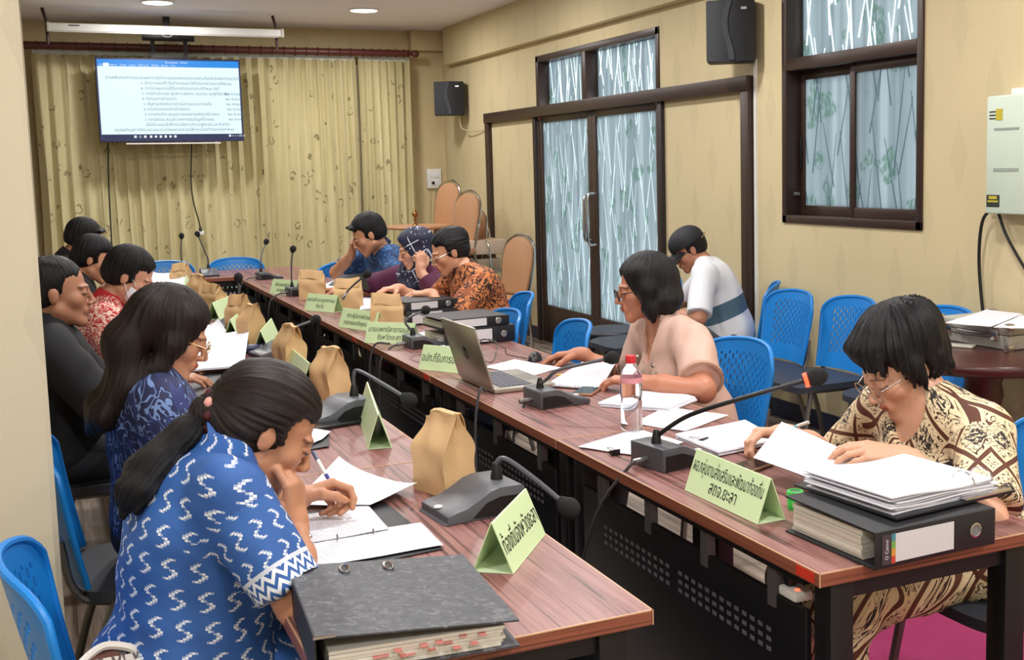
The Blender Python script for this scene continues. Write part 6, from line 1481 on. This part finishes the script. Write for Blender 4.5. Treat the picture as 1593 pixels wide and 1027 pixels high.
# ---- 10. woman in beige blouse
root, H, org, J = person('woman with black bob in beige short sleeved blouse using the laptop', (2.20, 3.80, .55), (2.12, 3.81, .80), (2.07, 3.84, .945), (2.01, 3.885, 1.085), (-.93, .30, -.20), RTR,
    [(1.83, 3.60, .79), (1.905, 4.245, .795)], [(.6, -.8, -.1), (.5, .2, -.8)], [(-.55, .8, .0), (-.72, .68, -.12)], [(.1, 0, 1), (.1, .1, 1)], 'blouse', (190, 128, 100), (0, 0, 1), True, .18, 1.0, 1.0, .7, curl=(.35, .3), sleeve=.80, flare=1.6, slack=.016, vox=.0065, hvox=.003, topmat=M_BEIGE, bottom=M_DARKTR, vneck=.085, armr=1.04, wamp=.006, cuff=(plain('blouse_hem', (184, 146, 128), .8), .014))
f = cap_hair(H, .018, .082, back=0, ear=False, temple=False)
for s in (-1, 1): f.chain([H.w(s*.068, .012, .065), H.w(s*.086, .006, .0), H.w(s*.088, .006, -.07), H.w(s*.080, .004, -.115)], [.030, .028, .026, .012], .03); f.chain([H.w(s*.04, -.08, .02), H.w(s*.066, -.065, -.06), H.w(s*.066, -.05, -.115)], [.045, .042, .016], .03)
f.chain([H.w(0, -.09, .02), H.w(0, -.092, -.06), H.w(0, -.075, -.12)], [.045, .042, .016], .03); hairmesh('hair', f, H, M_HAIR, root, org, .0045, .0018); glasses(H, M_SPEC, root, org, .021, .002)
M_GEM = plain('silver_gem', (190, 184, 176), .2, .9)
for a_, b_ in ((.03, .02), (-.055, .0), (.06, -.055)):
    c_ = arr(2.13, 3.80, .83)+J['fw']*.165+J['rt']*a_*1.3+J['up']*(b_+.04)
    MB().lathe([(.002, -.005), (.010, -.002), (.010, .002), (.002, .006)], Vector(c_-org), 8, Vector(J['fw']).to_track_quat('Z', 'Y').to_matrix()).build('gem_button', M_GEM, root)
MB().tube([Vector(arr(2.075, 3.83, .975)+J['fw']*(.055+.05*math.sin(a_)**2)+J['rt']*(.06*math.cos(a_))+J['up']*(.012-.10*math.sin(a_)**2)-org) for a_ in np.linspace(0, math.pi, 20)], .0014, 6).build('necklace', plain('gold_chain', (190, 140, 70), .3, .9), root, smooth=True)
# ---- 11. man with cap by the wall
fd = unit(arr(-.80, .60, 0)); rg = unit(np.cross(fd, arr(0, 0, 1)))
root, H, org, J = person('man in black cap and white shirt bending forward on a chair by the wall', (3.62, 5.87, .55), (3.55, 5.91, .81), (3.48, 5.955, .96), (3.415, 6.02, 1.045), (-.80, .30, -.55), rg,
    [(3.25, 5.90, .68), (3.33, 6.17, .68)], [(-.2, -.8, -.5), (.3, .8, -.5)], [(.2, .7, .1), (-.2, .6, .1)], [(0, 0, 1), (0, 0, 1)], 'tee_shirt', (182, 126, 98), (0, 0, 1), False, .20, 1.0, 1.0, 0, sleeve=.9, slack=.018, vox=.0085, hvox=.0036, topmat=M_TEE, bottom=M_SLATE, armr=1.05)
hairmesh('hair', cap_hair(H, .008, .07, back=-.05), H, M_HAIR, root, org, .0045, .001)
f = Field(); f.ell(H.w(0, -.012, .048), V3(.094, .113, .088), H.M, .01, cut=(H.w(0, 0, .030), -H.U)); v, q = f.mesh(.005); npmesh('cap', v, q, plain('black_cap', (26, 27, 33), .7), root, org)
MB().grid(lambda u, v: Vector(H.w((u-.5)*.15*(1-.25*v*v), .075+.095*v-.09*(u-.5)**2*2, .040-.03*v-.14*(u-.5)**2)-org), 14, 8).build('cap_visor', MATS['black_cap'], root, smooth=True, solid=.003); glasses(H, M_SPEC, root, org, .02, .0018)
MB().tube(bez([Vector(H.w(.06, -.10, .02)-org), Vector(H.w(.02, -.135, .03)-org), Vector(H.w(-.03, -.13, .03)-org), Vector(H.w(-.06, -.09, .02)-org)], 16), .002, 6).build('cap_strap', M_GOLD, root, smooth=True)
# ---- 12. woman in cream and brown batik, right front
root, H, org, J = person('woman with short black hair and glasses in cream and brown batik at the right front', (2.09, 2.29, .55), (2.04, 2.285, .79), (1.995, 2.30, .935), (1.945, 2.345, 1.025), (-.80, .12, -.58), RTR,
    [(1.79, 2.14, .845), (1.80, 2.64, .80)], [(.5, -.8, -.35), (.2, .7, -.7)], [(-.75, .62, .12), (-.85, .1, .1)], [(-.2, -.2, .9), (.1, .2, 1)], 'dress_top', (220, 168, 140), (0, 0, 1), True, .18, 1.04, 1.02, .7, curl=(.3, .7), sleeve=.86, flare=1.5, slack=.016, vox=.006, hvox=.0028, topmat=M_LATT, bottom=M_LATT, skirt=True, vneck=.05, armr=1.05, wamp=.004, hsc=1.05, tail=.05)
f = cap_hair(H, .024, .076, back=-.085); f.ell(H.w(0, -.035, .06), V3(.098, .110, .085), H.M, .03); f.ell(H.w(.01, .050, .094), V3(.070, .040, .022), H.M, .02)
for s in (-1, 1): f.chain([H.w(s*.07, .02, .07), H.w(s*.088, .014, .02), H.w(s*.086, .012, -.03)], [.03, .022, .008], .02)
locks(f, H, [(x, .078-abs(x)*.35, .082-abs(x)*.15, -.5, .35, -.75) for x in np.linspace(-.062, .066, 9)]+[(s*.086, y, -.005, 0, .3, -1) for s in (-1, 1) for y in (.022, .0, -.035, -.06)]+[(x, -.085, -.055, 0, -.1, -1) for x in (-.05, -.02, .02, .05)]+[(x, -.03, .118, x*4, -.6, .5) for x in (-.03, .0, .03)], 5, .045, .013)
hairmesh('hair', f, H, M_HAIR, root, org, .004, .006, ax=V3(.1, -.5, 1)); glasses(H, M_WIRE, root, org, .022, .0018)
t = thing('ballpoint_pen', 'white and teal pen in the hand of the cream batik woman', 'pen', Vector((1.74, 2.70, .84))); a, b = Vector((-.07, .05, -.02)), Vector((.05, -.06, .03))
a, b = onz(1215, 672, .80)-t.location, onz(1258, 657, .84)-t.location
MB().tube([a, a.lerp(b, .6)], .005, 8).build('barrel', plain('teal_pen', (90, 190, 190), .35), t, smooth=True); MB().tube([a.lerp(b, .6), b], .0052, 8).build('pen_end', M_WHITE, t, smooth=True)
